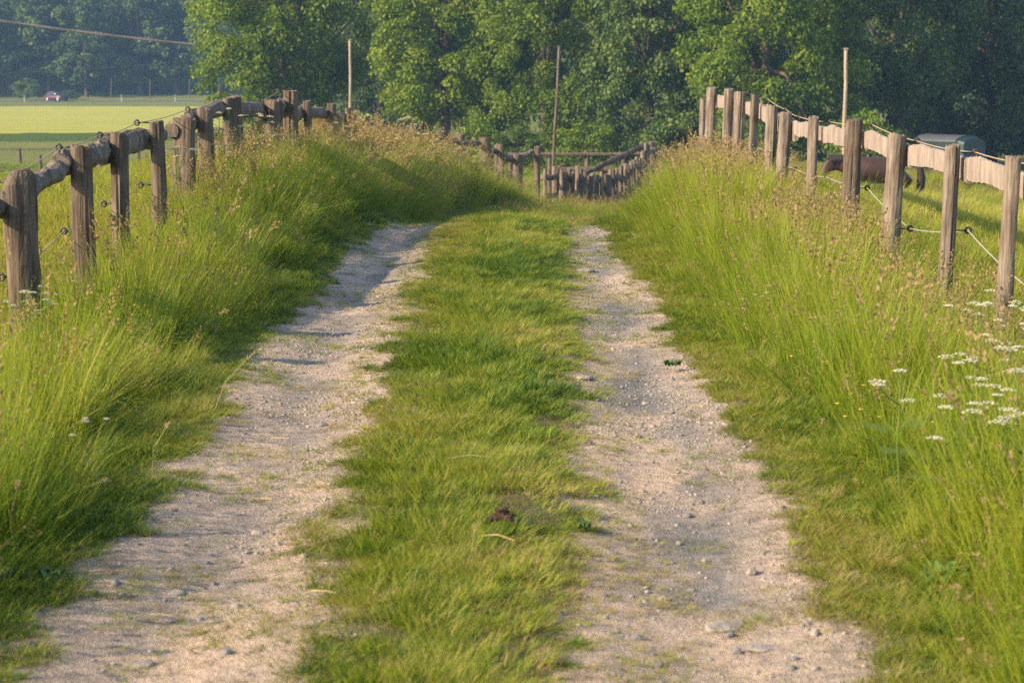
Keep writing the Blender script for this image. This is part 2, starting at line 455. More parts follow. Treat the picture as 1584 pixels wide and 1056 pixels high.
grey_band = np.exp(-((X.ravel() - (c_*.48 + d_*.52) - wob)/.19)**2)*sst(.30, .55, fbm(X.ravel()*2, Y.ravel()*.8, 4, 46)) + .6*np.exp(-((X.ravel() - (a_ + b_)/2 - wob)/.2)**2)*sst(.42, .62, fbm(X.ravel()*2, Y.ravel()*.8, 4, 47))  # grey band along the middle of each rut, broken up by noise
attr(me, 'grey_band', 'FLOAT', np.clip(grey_band, 0, 1))
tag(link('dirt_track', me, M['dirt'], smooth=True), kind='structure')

# far crop field (its near edge stands up as a darker line) and the road beyond it
def field_mat():
    m, nt, out = mat('ripening_crop')
    p = N(nt, 'ShaderNodeBsdfPrincipled'); p.inputs['Roughness'].default_value = 0.9; p.inputs['Specular IOR Level'].default_value = 0.1
    n1 = noise(nt, 0.5, 5, 0.6, objco(nt, (0.05, 1, 1))); n2 = noise(nt, 3.0, 4, 0.7, objco(nt))
    r = ramp(nt, [(0.3, (0.235, 0.255, 0.045)), (0.7, (0.345, 0.325, 0.07))], n1.outputs[0])
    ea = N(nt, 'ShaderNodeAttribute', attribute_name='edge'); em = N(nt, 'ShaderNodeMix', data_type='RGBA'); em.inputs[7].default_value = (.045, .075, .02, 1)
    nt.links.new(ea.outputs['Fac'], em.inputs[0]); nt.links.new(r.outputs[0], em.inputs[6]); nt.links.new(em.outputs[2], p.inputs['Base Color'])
    bp = N(nt, 'ShaderNodeBump'); bp.inputs['Strength'].default_value = 0.6; bp.inputs['Distance'].default_value = 0.15
    nt.links.new(n2.outputs[0], bp.inputs['Height']); nt.links.new(bp.outputs[0], p.inputs['Normal'])
    nt.links.new(p.outputs[0], out.inputs[0]); return m
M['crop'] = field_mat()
fx = np.linspace(-110, -13, 98); fy = np.concatenate([[158.0, 158.15, 158.6], np.linspace(160, 266, 90), [266.4, 266.5]])
def Hf(x, y):
    e = np.where((y < 158.1) | (y > 266.45), -.2, .62)
    return H(x, y) + e + (fbm(x * .9, y * .5, 3, 41) - .5) * .12
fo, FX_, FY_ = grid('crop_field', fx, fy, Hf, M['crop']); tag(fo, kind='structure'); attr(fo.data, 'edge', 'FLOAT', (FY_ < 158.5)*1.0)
M['asphalt'] = plain('asphalt', (0.10, 0.10, 0.105), 0.9)
ro, _, _ = grid('road', np.linspace(-140, 140, 200), np.linspace(327, 333, 7), lambda x, y: H(x, y) + .06, M['asphalt']); tag(ro, kind='structure')

# ------------------------------------------------------------------ grass as instanced tufts inside one object
def blade(V, F4, F3, T, base, h, wd, az, lean, curl, tone, segs=3, tipw=0.0, tw=0.0):
    """a grass blade as a bent strip"""
    b = len(V); dx, dy = math.cos(az), math.sin(az)
    px, py = -math.sin(az + tw), math.cos(az + tw)
    for s in range(segs + 1):
        t = s / segs
        off = h * (lean * t + curl * t * t)
        z = h * (t - 0.35 * curl * t * t * max(0, curl))
        ww = wd * (1 - t ** 1.6) * .5 if s < segs else 0
        if s < segs:
            V.append((base[0] + dx*off - px*ww, base[1] + dy*off - py*ww, z)); V.append((base[0] + dx*off + px*ww, base[1] + dy*off + py*ww, z)); T += [tone - .20*(1 - t)]*2  # tone drops toward the base: greener stalk and shadow painted into the blade colour
        else: V.append((base[0] + dx*off, base[1] + dy*off, z)); T.append(tone)
    for s in range(segs - 1): F4.append((b + 2*s, b + 2*s + 1, b + 2*s + 3, b + 2*s + 2))
    F3.append((b + 2*(segs-1), b + 2*(segs-1) + 1, b + 2*segs))
    return (base[0] + dx*h*(lean + curl), base[1] + dy*h*(lean + curl), h * (1 - .35 * curl * max(0, curl)))

def head(V, F4, F3, T, base, az, h, lean, curl, kind, tone, rn):
    """seed head along the top of a stalk"""
    dx, dy = math.cos(az), math.sin(az)
    n = {'spike': 9, 'panicle': 16, 'cock': 12}[kind]
    t0 = {'spike': .86, 'panicle': .76, 'cock': .84}[kind]
    for k in range(n):
        t = t0 + (1 - t0) * k / n + rn.random() * .01
        off = h * (lean*t + curl*t*t); z = h * (t - .35*curl*t*t*max(0, curl))
        a = rn.random() * 6.283
        sp = {'spike': .004, 'panicle': .018 * (1 - (t - t0) / (1.2 - t0)), 'cock': .013}[kind] * (.4 + rn.random())
        c = (base[0] + dx*off + math.cos(a)*sp, base[1] + dy*off + math.sin(a)*sp, z + (rn.random() - .3) * .012)
        L = {'spike': .016, 'panicle': .011, 'cock': .018}[kind] * (.7 + .6*rn.random()); W = {'spike': .0055, 'panicle': .0045, 'cock': .009}[kind]
        a2 = rn.random() * 3.14
        b = len(V); wx, wy = math.cos(a2) * W, math.sin(a2) * W
        ux, uy = math.cos(a) * L * .35 + dx*L*.3, math.sin(a) * L * .35 + dy*L*.3
        V.extend([(c[0], c[1], c[2] - L*.3), (c[0] + wx, c[1] + wy, c[2] + L*.3), (c[0] + ux, c[1] + uy, c[2] + L), (c[0] - wx, c[1] - wy, c[2] + L*.3)])
        tt = max(0, tone + (rn.random() - .5) * .16); T += [tt]*4; F4.append((b, b+1, b+2, b+3))

def tuft(rn, n, rad, h0, h1, w, lean, curl, tone0, tone1, straw=0.1, heads=0, hk=('panicle',), hh=(.7, .95), segs=3):
    V, F4, F3, T = [], [], [], []
    for _ in range(n):
        a = rn.random()*6.283; r = rad*math.sqrt(rn.random()); az = a + rn.gauss(0, .9)
        h = h0 + (h1 - h0) * rn.random()
        tone = tone0 + (tone1 - tone0)*rn.random()
        if rn.random() < straw: tone = .78 + .1*rn.random()
        blade(V, F4, F3, T, (r*math.cos(a), r*math.sin(a)), h, w*(.7 + .6*rn.random()), az, lean*(.2 + rn.random()), curl*rn.random(), tone, segs, tw=rn.random()*1.5)
    for _ in range(heads):
        a = rn.random()*6.283; r = rad*math.sqrt(rn.random()); az = a + rn.gauss(0, .8)
        h = hh[0] + (hh[1] - hh[0])*rn.random(); ln = .04 + .14*rn.random(); cu = .03 + .16*rn.random()
        base = (r*math.cos(a), r*math.sin(a)); tone = .62 + .2*rn.random()
        blade(V, F4, F3, T, base, h, .0032, az, ln, cu, tone, 5, tw=rn.random()*3)
        head(V, F4, F3, T, base, az, h, ln, cu, rn.choice(hk), 1.08 + .22*rn.random(), rn)
    return V, F4, F3, T

gn_cache = {}
def scatter_group():
    if 'g' in gn_cache: return gn_cache['g']
    ng = bpy.data.node_groups.new('scatter_tufts', 'GeometryNodeTree')
    ng.interface.new_socket('Geometry', in_out='INPUT', socket_type='NodeSocketGeometry')
    ng.interface.new_socket('Geometry', in_out='OUTPUT', socket_type='NodeSocketGeometry')
    n = ng.nodes; l = ng.links
    gi = n.new('NodeGroupInput'); go = n.new('NodeGroupOutput')
    def named(nm, t):
        a = n.new('GeometryNodeInputNamedAttribute'); a.data_type = t; a.inputs[0].default_value = nm; return a.outputs[0]
    pid = named('pid', 'INT')
    cmp_ = n.new('FunctionNodeCompare'); cmp_.data_type = 'INT'; cmp_.operation = 'LESS_THAN'
    ia = [s for s in cmp_.inputs if s.type == 'INT']
    l.new(pid, ia[0]); ia[1].default_value = 0
    sep = n.new('GeometryNodeSeparateGeometry'); sep.domain = 'POINT'
    l.new(gi.outputs[0], sep.inputs[0]); l.new(cmp_.outputs[0], sep.inputs[1])
    spl = n.new('GeometryNodeSplitToInstances'); spl.domain = 'POINT'
    l.new(sep.outputs[1], spl.inputs[0]); l.new(pid, spl.inputs['Group ID'])
    iop = n.new('GeometryNodeInstanceOnPoints')
    l.new(sep.outputs[0], iop.inputs['Points']); l.new(spl.outputs[0], iop.inputs['Instance'])
    iop.inputs['Pick Instance'].default_value = True
    l.new(named('idx', 'INT'), iop.inputs['Instance Index'])
    e2r = n.new('FunctionNodeEulerToRotation'); l.new(named('rot', 'FLOAT_VECTOR'), e2r.inputs[0]); l.new(e2r.outputs[0], iop.inputs['Rotation'])
    l.new(named('scl', 'FLOAT_VECTOR'), iop.inputs['Scale'])
    l.new(iop.outputs[0], go.inputs[0])
    gn_cache['g'] = ng
    return ng

def scatter(name, label, cat, protos, P, idx, rot, scl, tint, m):
    V, F4, F3, T, pid = [], [], [], [], []
    for k, (v, f4, f3, t) in enumerate(protos):
        b = len(V); V += v; T += t; pid += [k]*len(v)
        F4 += [tuple(b + q for q in f) for f in f4]; F3 += [tuple(b + q for q in f) for f in f3]
    nv = len(V); n = len(P)
    me = mesh_np(name, np.concatenate([np.array(V), P]), F4, F3)
    z = np.zeros
    attr(me, 'tone', 'FLOAT', np.concatenate([T, z(n)])); attr(me, 'pid', 'INT', np.concatenate([pid, -np.ones(n)]))
    attr(me, 'idx', 'INT', np.concatenate([z(nv), idx])); attr(me, 'tint', 'FLOAT', np.concatenate([z(nv), tint]))
    attr(me, 'rot', 'FLOAT_VECTOR', np.concatenate([z((nv, 3)), rot])); attr(me, 'scl', 'FLOAT_VECTOR', np.concatenate([z((nv, 3)), scl]))
    o = link(name, me, m); tag(o, label, cat, kind='stuff')
    md = o.modifiers.new('scatter', 'NODES'); md.node_group = scatter_group()
    return o

def infr(x, y, mg=1.2):
    """inside what this camera, or one a step to the side, could see"""
    return (x > -.255*y - mg) & (x < .245*y + mg)

# -------- short grass: crown of the track, its shoulders, sparse tufts in the ruts
rn = random.Random(3)
shortp = [tuft(rn, 30, .04, .025, .08 + .03*rn.random(), .0028, .45, .35, .08, .70, straw=.16 + .25*(k % 3 == 0), segs=2) for k in range(9)]
shortp += [tuft(rn, 260, .11, .03, .085 + .03*rn.random(), .0028, .42, .35, .08, .70, straw=.16 + .2*(k % 3 == 0), segs=2) for k in range(9)]
shortp += [tuft(rn, 12, .03, .02, .045, .013, .9, .5, .05, .35, straw=.03, segs=3) for k in range(4)]
n0 = 150000
y = 4.6 + 32 * rng.random(n0) ** 1.25; x = -2.3 + 4.4*rng.random(n0) + XC(y) + .19
a, b, c, d = edges(x, y)
br = bare(x, y)
patch = fbm(x * 2.6, y * 2.0, 4, 55)
dens = np.where(br > .5, .06 + .55*sst(.54, .68, patch), 1.0) * (1 - .6*sst(.1, .8, br))
outer = np.maximum(a - x, x - d)
dens *= 1 - .9*sst(.55, .9, outer)
dens *= 1 - .75*sst(.50, .66, fbm(x * 3.5, y * 2.5, 4, 57))*(x > b)*(x < c)
dens = np.where((x > b - .22) & (x < c + .22) & (br > .5), np.maximum(dens, .20), dens)
dens *= np.where((x < b) & (x > a) & (y < 16), 1.25, 1)
inner = np.minimum(np.minimum(np.where(x < (b + c)/2, x - b, c - x), 9), 9)
inner = np.where((x > b) & (x < c), inner, np.maximum(outer, -1))
big = (inner > .09)
dens = np.where(big, dens / 6.5, dens)
k = (rng.random(n0) < dens) & infr(x, y, .6)
big = big[k]
x, y, br, patch, outer, b, c, a, d = [q[k] for q in (x, y, br, patch, outer, b, c, a, d)]
mid = np.exp(-((x - (b + c)/2) / .27) ** 2) * (x > b) * (x < c)
clump = fbm(x * 3.3, y * 2.3, 3, 61)
hs = .16 + .38*mid*(.5 + .9*clump) + .45*sst(.1, .5, outer) + rng.random(len(x))*.35
hs *= np.where((x > b) & (x < c), .62 + .38*sst(0, .26, np.minimum(x - b, c - x)), 1)
hs *= np.where(br > .5, .55, 1) * (.75 + .5*clump)
cq = ray(778, 824); hs *= 1 - .75*np.exp(-((x - cq.x/cq.y*7.55)/.07)**2 - ((y - 7.4)/.22)**2)
zz = Hroad(x, y)
n = len(x)
rot = np.stack([rng.normal(0, .12, n), rng.normal(0, .12, n), rng.random(n)*6.283], -1)
sx = (.85 + .5*rng.random(n)) * (1 + .02 * (y - 6).clip(0, 30))
dry = fbm(x * 1.4, y * .9, 4, 71)
tint = .10 + (dry - .5) * 2.4 + .30*np.clip(1 - outer/.25, 0, 1)*(x > d) - .18*sst(.2, .5, outer)*(x > d) + .45*(br > .3) - .22*mid - .25*(outer > 0)*(x < a) + rng.normal(0, .15, n)
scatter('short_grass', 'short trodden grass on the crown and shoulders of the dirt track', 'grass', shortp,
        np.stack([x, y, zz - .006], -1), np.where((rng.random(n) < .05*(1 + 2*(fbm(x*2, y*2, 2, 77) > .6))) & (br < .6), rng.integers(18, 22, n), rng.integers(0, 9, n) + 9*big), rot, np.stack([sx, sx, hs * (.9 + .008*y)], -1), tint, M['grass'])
print('short grass', n)

# -------- tall verge grass with seed heads
rn = random.Random(5)
tall = []
for k in range(6): tall.append(tuft(rn, 230, .17, .26, .70, .0042, .20, .26, .34, .70, straw=.07, heads=2, hk=('panicle', 'cock'), hh=(.55, .78), segs=4))
for k in range(5): tall.append(tuft(rn, 190, .17, .25, .66, .0040, .2, .26, .36, .72, straw=.12, heads=9, hk=('panicle', 'panicle', 'cock'), hh=(.60, .80), segs=4))
for k in range(4): tall.append(tuft(rn, 160, .17, .22, .60, .0040, .2, .26, .4, .74, straw=.2, heads=18, hk=('panicle', 'spike', 'cock'), hh=(.58, .86), segs=4))
tall[3] = tuft(rn, 70, .17, .22, .60, .0085, .3, .6, .25, .6, straw=.04, segs=5)
tall[5] = tuft(rn, 150, .17, .2, .74, .0060, .3, .5, .30, .7, straw=.16, heads=3, hk=('spike',), hh=(.6, .9), segs=5)
def weed(rn, n, h1):
    V, F4, F3, T = [], [], [], []
    for _ in range(n):
        a = rn.random()*6.283; r = .15*math.sqrt(rn.random()); bx, by = r*math.cos(a), r*math.sin(a); hh_ = h1*(.5 + .5*rn.random()); lx, ly = rn.gauss(0, .06), rn.gauss(0, .06)
        blade(V, F4, F3, T, (bx, by), hh_, .005, a, .08, .05, .30, 3)
        for q in range(9):
            t = .2 + .8*q/8; c = (bx + math.cos(a)*hh_*.1*t, by + math.sin(a)*hh_*.1*t, hh_*t); az = q*2.4 + rn.random(); L = (.035 + .05*rn.random())*(1.25 - .7*t); W = L*.26; up = L*(.1 + .5*rn.random())
            cx, cy_, sx_, sy_ = math.cos(az), math.sin(az), -math.sin(az), math.cos(az); b = len(V)
            V.extend([c, (c[0] + cx*L*.5 + sx_*W, c[1] + cy_*L*.5 + sy_*W, c[2] + up), (c[0] + cx*L, c[1] + cy_*L, c[2] + up*.7), (c[0] + cx*L*.5 - sx_*W, c[1] + cy_*L*.5 - sy_*W, c[2] + up)])
            F4.append((b, b+1, b+2, b+3)); T += [.18 + .35*rn.random() + .15*t]*4
    return V, F4, F3, T
tall += [weed(rn, 16, .5), weed(rn, 12, .62), weed(rn, 20, .38)]
tall.append(tuft(rn, 16, .17, .4, .8, .0034, .45, .7, .80, .9, straw=1.0, heads=3, hk=('spike',), hh=(.55, .85), segs=6))
def verge(n0, y0, y1, pw, dmul):
    y = y0 + (y1 - y0) * rng.random(n0) ** pw
    x = rng.random(n0)*(np.minimum(.245*y + 1, XRf(y) + .9) - np.maximum(-.255*y - 1, XLf(y) - 1.3)) + np.maximum(-.255*y - 1, XLf(y) - 1.3)
    a, b, c, d = edges(x, y)
    ab = np.minimum(a, XLf(y) + 1.85); el = ab - x; er = x - d
    xl, xr = XLf(y), XRf(y)
    hl = .04 + .50*sst(.10, .80, el) - .26*sst(.9, 1.7, el); hr = .05 + .10*sst(.05, .4, er) + .36*sst(.22, .95, er) - .20*sst(1.2, 2.0, er)
    hl = hl + .07*sst(19, 26, y)*sst(.5, 1.1, el) + .14*sst(30, 36, y)*(1 - sst(46, 52, y))*sst(.4, 1, el) - .10*sst(46, 52, y); hr = hr + .22*sst(25, 30, y)*np.exp(-((er - .55)/.35)**2)
    h = np.where(el > 0, hl, np.where(er > 0, hr, np.where((x < a) | (y > 30), .16 + .10*sst(34, 50, y), 0)))
    outl = np.clip(xl - x, 0, 3); outr = np.clip(x - xr, 0, 3)
    h = h * (1 - .75*sst(.3, 1.2, outl + outr))
    h = h * (.72 + .56*fbm(x * 1.1, y * .9, 3, 81))
    dens = dmul * sst(.05, .3, h) * np.clip(.30 + 1.25*fbm(x * 2.6, y * 2.2, 3, 131), 0, 1)
    k = (h > .06) & (rng.random(n0) < dens)
    return x[k], y[k], h[k], el[k], er[k]

A = verge(6600, 4.6, 34, 1.0, 1.0); B = verge(4800, 24, 62, 1.0, .9)
x, y, h, el, er = [np.concatenate([p, q]) for p, q in zip(A, B)]
n = len(x)
seedy = fbm(x * .8, y * .6, 3, 91) + .35*sst(.7, 1.5, np.maximum(el, er)) - .1 + .13*(el > .5)*sst(13, 18, y)
idx = np.where(seedy > .98, rng.integers(11, 15, n), np.where(seedy > .76, rng.integers(6, 11, n), rng.integers(0, 6, n)))
idx = np.where((h < .35) , rng.integers(0, 6, n), idx)
idx = np.where((y > 27) & (rng.random(n) < .22), rng.integers(11, 15, n), idx)
wd_ = rng.random(n) < .07 + .38*sst(.55, .72, fbm(x * 1.3, y * 1.0, 3, 123)); idx = np.where(wd_, rng.integers(15, 18, n), np.where(rng.random(n) < .04, 18, idx))
rot = np.stack([rng.normal(0, .10, n), .10 + rng.normal(0, .12, n), rng.random(n)*6.283], -1)
# grass leans out over the track along its edge
rot[:, 1] += np.where((el > 0) & (el < .6), .25*(1 - el/.6), 0) - np.where((er > 0) & (er < .7), .12, 0)
zs = h / .62 * (.66 + .68*rng.random(n)); sx = np.clip(.55 + .9*h, .5, 1.25) * (.85 + .4*rng.random(n)) * np.where(y > 30, 1.5, 1 + .012*(y - 6))
e = np.maximum(el, er)
tint = (fbm(x * .9, y * .7, 3, 95) - .5)*.8 + .12*sst(.6, 1.6, e) + .03 + rng.normal(0, .1, n) - .18*(1 - sst(0, .7, el))*(el > 0) + .22*sst(40, 50, y)
from mathutils import Matrix as _M
# world-frame lean first, then the tuft's own spin
rx, ry, rz = rot.T
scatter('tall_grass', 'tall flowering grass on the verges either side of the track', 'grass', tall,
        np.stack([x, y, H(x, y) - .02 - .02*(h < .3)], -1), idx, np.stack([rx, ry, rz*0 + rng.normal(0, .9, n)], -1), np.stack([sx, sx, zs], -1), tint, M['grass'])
print('tall grass', n)

# -------- pasture either side, beyond the fences, and the paddock past the crest
rn = random.Random(9)
pastp = [tuft(rn, 200, .34, .07, .20, .006, .4, .6, .35, .75, straw=.32, segs=2) for k in range(7)]
n0 = 30000
y = 9 + 110 * rng.random(n0) ** 1.5; x = (rng.random(n0)*.52 - .26)*(y + 5)
a_, b_, c_, d_ = edges(x, y)
ok = ((x < XLf(y) - .25) | (x > XRf(y) + .25) | (y > 57)) & (rng.random(n0) < np.clip(.25 + y/50, 0, 1))
x, y = x[ok], y[ok]; n = len(x)
sc = .9 + .018*y
tint = (fbm(x * .25, y * .12, 4, 101) - .5)*1.3 + .12 - .30*sst(50, 90, y) + rng.normal(0, .12, n)
rot = np.stack([rng.normal(0, .1, n), .08 + rng.normal(0, .1, n), rng.random(n)*6.283], -1)
s1 = sc*(.8 + .4*rng.random(n)); hz = (1 - .45*sst(30, 80, y))*(.7 + .6*fbm(x * .6, y * .4, 3, 103))*(.8 + .4*rng.random(n))
scatter('pasture_grass', 'grazed yellowing pasture grass behind both fences', 'grass', pastp,
        np.stack([x, y, H(x, y) - .01], -1), rng.integers(0, 7, n), rot, np.stack([s1, s1, hz * (.9 + .006*y)], -1), tint, M['grass'])
print('pasture', n)

# -------- gravel in the ruts
def stone_mesh(rn, flat=.55):
    bm = bmesh.new(); bmesh.ops.create_icosphere(bm, subdivisions=1, radius=.5)
    sx, sy = .7 + .6*rn.random(), .7 + .5*rn.random()
    V = []
    for v in bm.verts:
        k = .75 + .5*rn.random(); V.append((v.co.x*sx*k, v.co.y*sy*k, v.co.z*flat*k))
    bm.verts.index_update(); F = [tuple(v.index for v in f.verts) for f in bm.faces]; bm.free()
    return V, F
rn = random.Random(13)
gp = []
for k in range(8):
    v, f = stone_mesh(rn); t = rn.random(); gp.append((v, [], f, [t]*len(v)))
def stone_mat():
    m, nt, out = mat('grey_stone')
    p = N(nt, 'ShaderNodeBsdfPrincipled'); p.inputs['Roughness'].default_value = 0.9
    a = N(nt, 'ShaderNodeAttribute', attribute_name='tint', attribute_type='INSTANCER')
    n1 = noise(nt, 30, 4, .6, objco(nt))
    ad = N(nt, 'ShaderNodeMath', operation='MULTIPLY_ADD'); ad.inputs[1].default_value = .35
    nt.links.new(n1.outputs[0], ad.inputs[0]); nt.links.new(a.outputs['Fac'], ad.inputs[2])
    r = ramp(nt, [(0.1, (.11, .108, .11)), (.5, (.23, .205, .185)), (.9, (.36, .30, .255))], ad.outputs[0])
    nt.links.new(r.outputs[0], p.inputs['Base Color']); nt.links.new(p.outputs[0], out.inputs[0]); return m
M['stone'] = stone_mat()
n0 = 90000
y = 4.8 + 20*rng.random(n0)**1.15; x = -1.75 + 3.1*rng.random(n0)
k = (rng.random(n0) < bare(x, y) * (.10 + .9*sst(.5, .72, fbm(x * 2.2, y * 1.3, 3, 111)))) & infr(x, y, .3)
x, y = x[k], y[k]; n = len(x)
s = .005 + .014*rng.random(n)**3
s = np.where(rng.random(n) < .012, s + .018*rng.random(n), s)
scatter('gravel', 'loose gravel strewn in the wheel ruts of the track', 'gravel', gp, np.stack([x, y, Hroad(x, y) + s*.08], -1), rng.integers(0, 8, n),
        np.stack([rng.normal(0, .3, n), rng.normal(0, .3, n), rng.random(n)*6.283], -1), np.stack([s*1.2, s*1.2, s], -1), rng.random(n)*.7, M['stone'])
print('gravel', n)
#<<FENCES
# ------------------------------------------------------------------ fences
def post_shape(mb, org, base, top, dia, rn, style='split', sides=30):
    """weathered split post: lumpy section, deep drying cracks, slanting saw cut at the top"""
    base = Vector(base); top = Vector(top)
    ph = rn.random()*6.28
    prof = []
    cr = [(rn.random()*6.28, .14 + .10*rn.random(), .25 + .35*rn.random()) for _ in range(rn.choice([1, 2, 2]))]
    flat = rn.random()*6.28
    for j in range(sides):
        t = 2*math.pi*j/sides
        r = 1 + .07*math.sin(2*t + ph) + .05*math.sin(3*t + 2*ph) + (rn.random() - .5)*.09
        if style == 'half':                      # cleft face
            dd = math.cos(t - flat)
            if dd > .45: r = min(r, .45/dd*1.05)
        for ca, cw, cd in cr:
            dt = abs((t - ca + math.pi) % (2*math.pi) - math.pi)
            if dt < cw: r *= 1 - cd*(1 - dt/cw)
        prof.append(r)
    nr = 18; rings = []; sd1 = rn.random()*90
    tilt = ((rn.random() - .5)*.3, (rn.random() - .5)*.35)
    for i in range(nr + 1):
        s = i/nr
        c = base.lerp(top, s) + Vector((math.sin(s*4 + ph), math.cos(s*3 + ph), 0))*dia*.05 - org
        k = 1.08 - .10*s
        ring = []
        for j in range(sides):
            t = 2*math.pi*j/sides + .12*s
            r = dia/2*k*(1 + (prof[j] - 1)*(.3 + 1.1*float(vnoise(s*3 + sd1, j*.15, 5))))*(1 + (rn.random() - .5)*.03 + float(vnoise(math.cos(t)*1.6 + sd1, s*7 + math.sin(t)*1.6, 3) - .5)*.16)
            p = c + Vector((math.cos(t)*r, math.sin(t)*r, 0))
            if i == nr: p.z += tilt[0]*math.cos(t)*r + tilt[1]*math.sin(t)*r + (rn.random() - .5)*.022
            ring.append(p)
        rings.append(ring)
    c = top - org
    if style == 'dome':
        for f, dz in ((.82, .045), (.5, .075)): rings.append([c + (p - c)*f + Vector((0, 0, dz)) for p in rings[nr]])
    else:
        rings.append([c + (p - c)*.86 + Vector((0, 0, .006 + (rn.random() - .5)*.006)) for p in rings[nr]])
    mb.ring_loft(rings)

def slab_shape(mb, org, a, b, hgt, thk, rn, sag=0.0, rough=.018, segs=60):
    a = Vector(a); b = Vector(b); d = (b - a); hz = Vector((d.y, -d.x, 0)).normalized()
    rings = []; sd1 = rn.random()*90
    for i in range(segs + 1):
        s = i/segs
        c = a.lerp(b, s) + Vector((0, 0, -sag*4*s*(1 - s))) - org
        u = hgt/2 + float(vnoise(s*5 + sd1, sd1, 1) - .5)*rough*2.4 + (rn.random() - .5)*rough*.7; l = hgt/2 + float(vnoise(s*5 + sd1, sd1 + 7, 2) - .5)*rough*2.4 + (rn.random() - .5)*rough*.7
        t = thk/2*(1 + (rn.random() - .5)*.3)
        rings.append([c + hz*x*t + Vector((0, 0, z)) for x, z in ((-1, -l*.9), (-1.05, 0), (-1, u*.9), (-.5, u), (.6, u*.85), (1.1, u*.3), (1.1, -l*.3), (.6, -l*.85), (-.5, -l))])
    mb.ring_loft(rings)

def log_shape(mb, org, a, b, r, rn, sag=0.0, segs=20, sides=13):
    a = Vector(a); b = Vector(b); pts = []; rad = []
    for i in range(segs + 1):
        s = i/segs
        pts.append(a.lerp(b, s) + Vector(((rn.random() - .5)*.02, 0, -sag*4*s*(1 - s) + (rn.random() - .5)*.02)) - org)
        rad.append(r*(1 + (rn.random() - .5)*.34))
    n0 = len(mb.v); mb.tube(pts, rad, sides)
    for q in range(n0, len(mb.v)):
        v = mb.v[q]; mb.v[q] = (v[0] + (rn.random() - .5)*r*.26, v[1], v[2] + (rn.random() - .5)*r*.36)

def fence_root(name, x, y, label, group=None):
    o = empty(name, (x, y, float(H(x, y)))); tag(o, label, 'fence', group); return o

def insulator(root, org, p, toward):
    """screw-in ring holder"""
    p = Vector(p) - org; t = Vector(toward)
    mb = MB(); mb.torus(p, .020, .008, (0.25, 1, .1))
    mb.tube([p - t*.02, p - t*.10], .006, 6)
    return mb.build('insulator', M['black'], root, True)

def wire(root, org, pts, r, m, sag=.015, name='wire'):
    mb = MB(); P = []
    for a, b in zip(pts[:-1], pts[1:]):
        for q in range(6):
            s = q/6; P.append(Vector(a).lerp(Vector(b), s) + Vector((0, 0, -sag*4*s*(1 - s))) - org)
    P.append(Vector(pts[-1]) - org)
    mb.tube(P, r, 6); return mb.build(name, m, root, True)

rn = random.Random(21)
# ---- fence on the left verge: (px, py) of each post top in the photograph, its distance and thickness
LP = [(-70, 290, 11.6, .20, 'half'), (32, 264, 12.9, .215, 'dome'), (126, 228, 14.6, .162, 'split'), (186, 209, 16.1, .165, 'half'), (241, 190, 17.6, .148, 'split'),
      (290, 185, 19.2, .26, 'half'), (316, 169, 20.2, .18, 'split'), (361, 152, 22.3, .235, 'half'), (421, 156, 25.0, .245, 'split'),
      (450, 141, 27.2, .215, 'split'), (475, 157, 30.0, .135, 'split'), (512, 161, 33.0, .165, 'half'), (540, 168, 36.3, .145, 'split'),
      (590, 187, 40, .2, 'split'), (640, 196, 43, .21, 'split'), (682, 203, 46, .24, 'half'), (712, 208, 48.5, .24, 'split'), (750, 213, 50.5, .3, 'split'),
      (772, 224, 52, .25, 'half'), (800, 239, 53.5, .3, 'split'), (831, 227, 54.6, .17, 'split')]
f0 = at(*LP[1][:3])
root = fence_root('wooden_fence', f0.x, f0.y, 'old brown split post fence with dark mossy log rails, on the left verge')
org = Vector(root.location)
tops = []
for px, py, Y, dia, st in LP:
    t = at(px, py, Y); b = Vector((t.x + (rn.random() - .3)*.05, Y + rn.random()*.03, float(H(t.x, Y)) - .35))
    if st == 'dome': t.z -= .07
    mb = MB(); post_shape(mb, org, b, t, dia*.86, rn, st)
    p = mb.build('post', M['post'], root)
    tops.append(t)
RL = [(.13, .075), (.12, .075), (.10, .085), (.13, .10), (.13, .085), (.10, .085), (.10, .085), (.10, .08), (.16, .085), (.20, .09), (.14, .08), (.14, .09), (.14, .09)]
for k in range(len(tops) - 1):
    dz, r = RL[k] if k < len(RL) else (.14, .09)
    a = tops[k] + Vector((-.13, -.10, -dz)); b = tops[k+1] + Vector((-.13, .10, -dz - (.0 if k else .02)))
    if k > 13: r *= .9
    if k == 4:
        b = a.lerp(b, .55)
    mb = MB()
    if k in (3, 6, 7, 9, 10): slab_shape(mb, org, a, b, r*2.0, .10, rn, .0, .012)
    else: log_shape(mb, org, a, b, r*.84, rn, .02)
    mb.build('rail', M['mossrail'], root, False)
ins = []; ins2 = []
for k in (1, 2, 3, 4, 6, 8, 9):
    p = tops[k] + Vector((-.16, .02, .0 if k != 9 else .0)); insulator(root, org, p, (-1, 0, 0)); ins.append(p)
wire(root, org, ins, .004, M['wire'], .02)
for k, z in ((1, .42), (2, .57), (3, .66), (4, .72), (6, .8)):
    p = Vector((tops[k].x - .14, tops[k].y + .02, z)); insulator(root, org, p, (-1, 0, 0)); ins2.append(p)
wire(root, org, ins2, .004, M['wire'], .03)

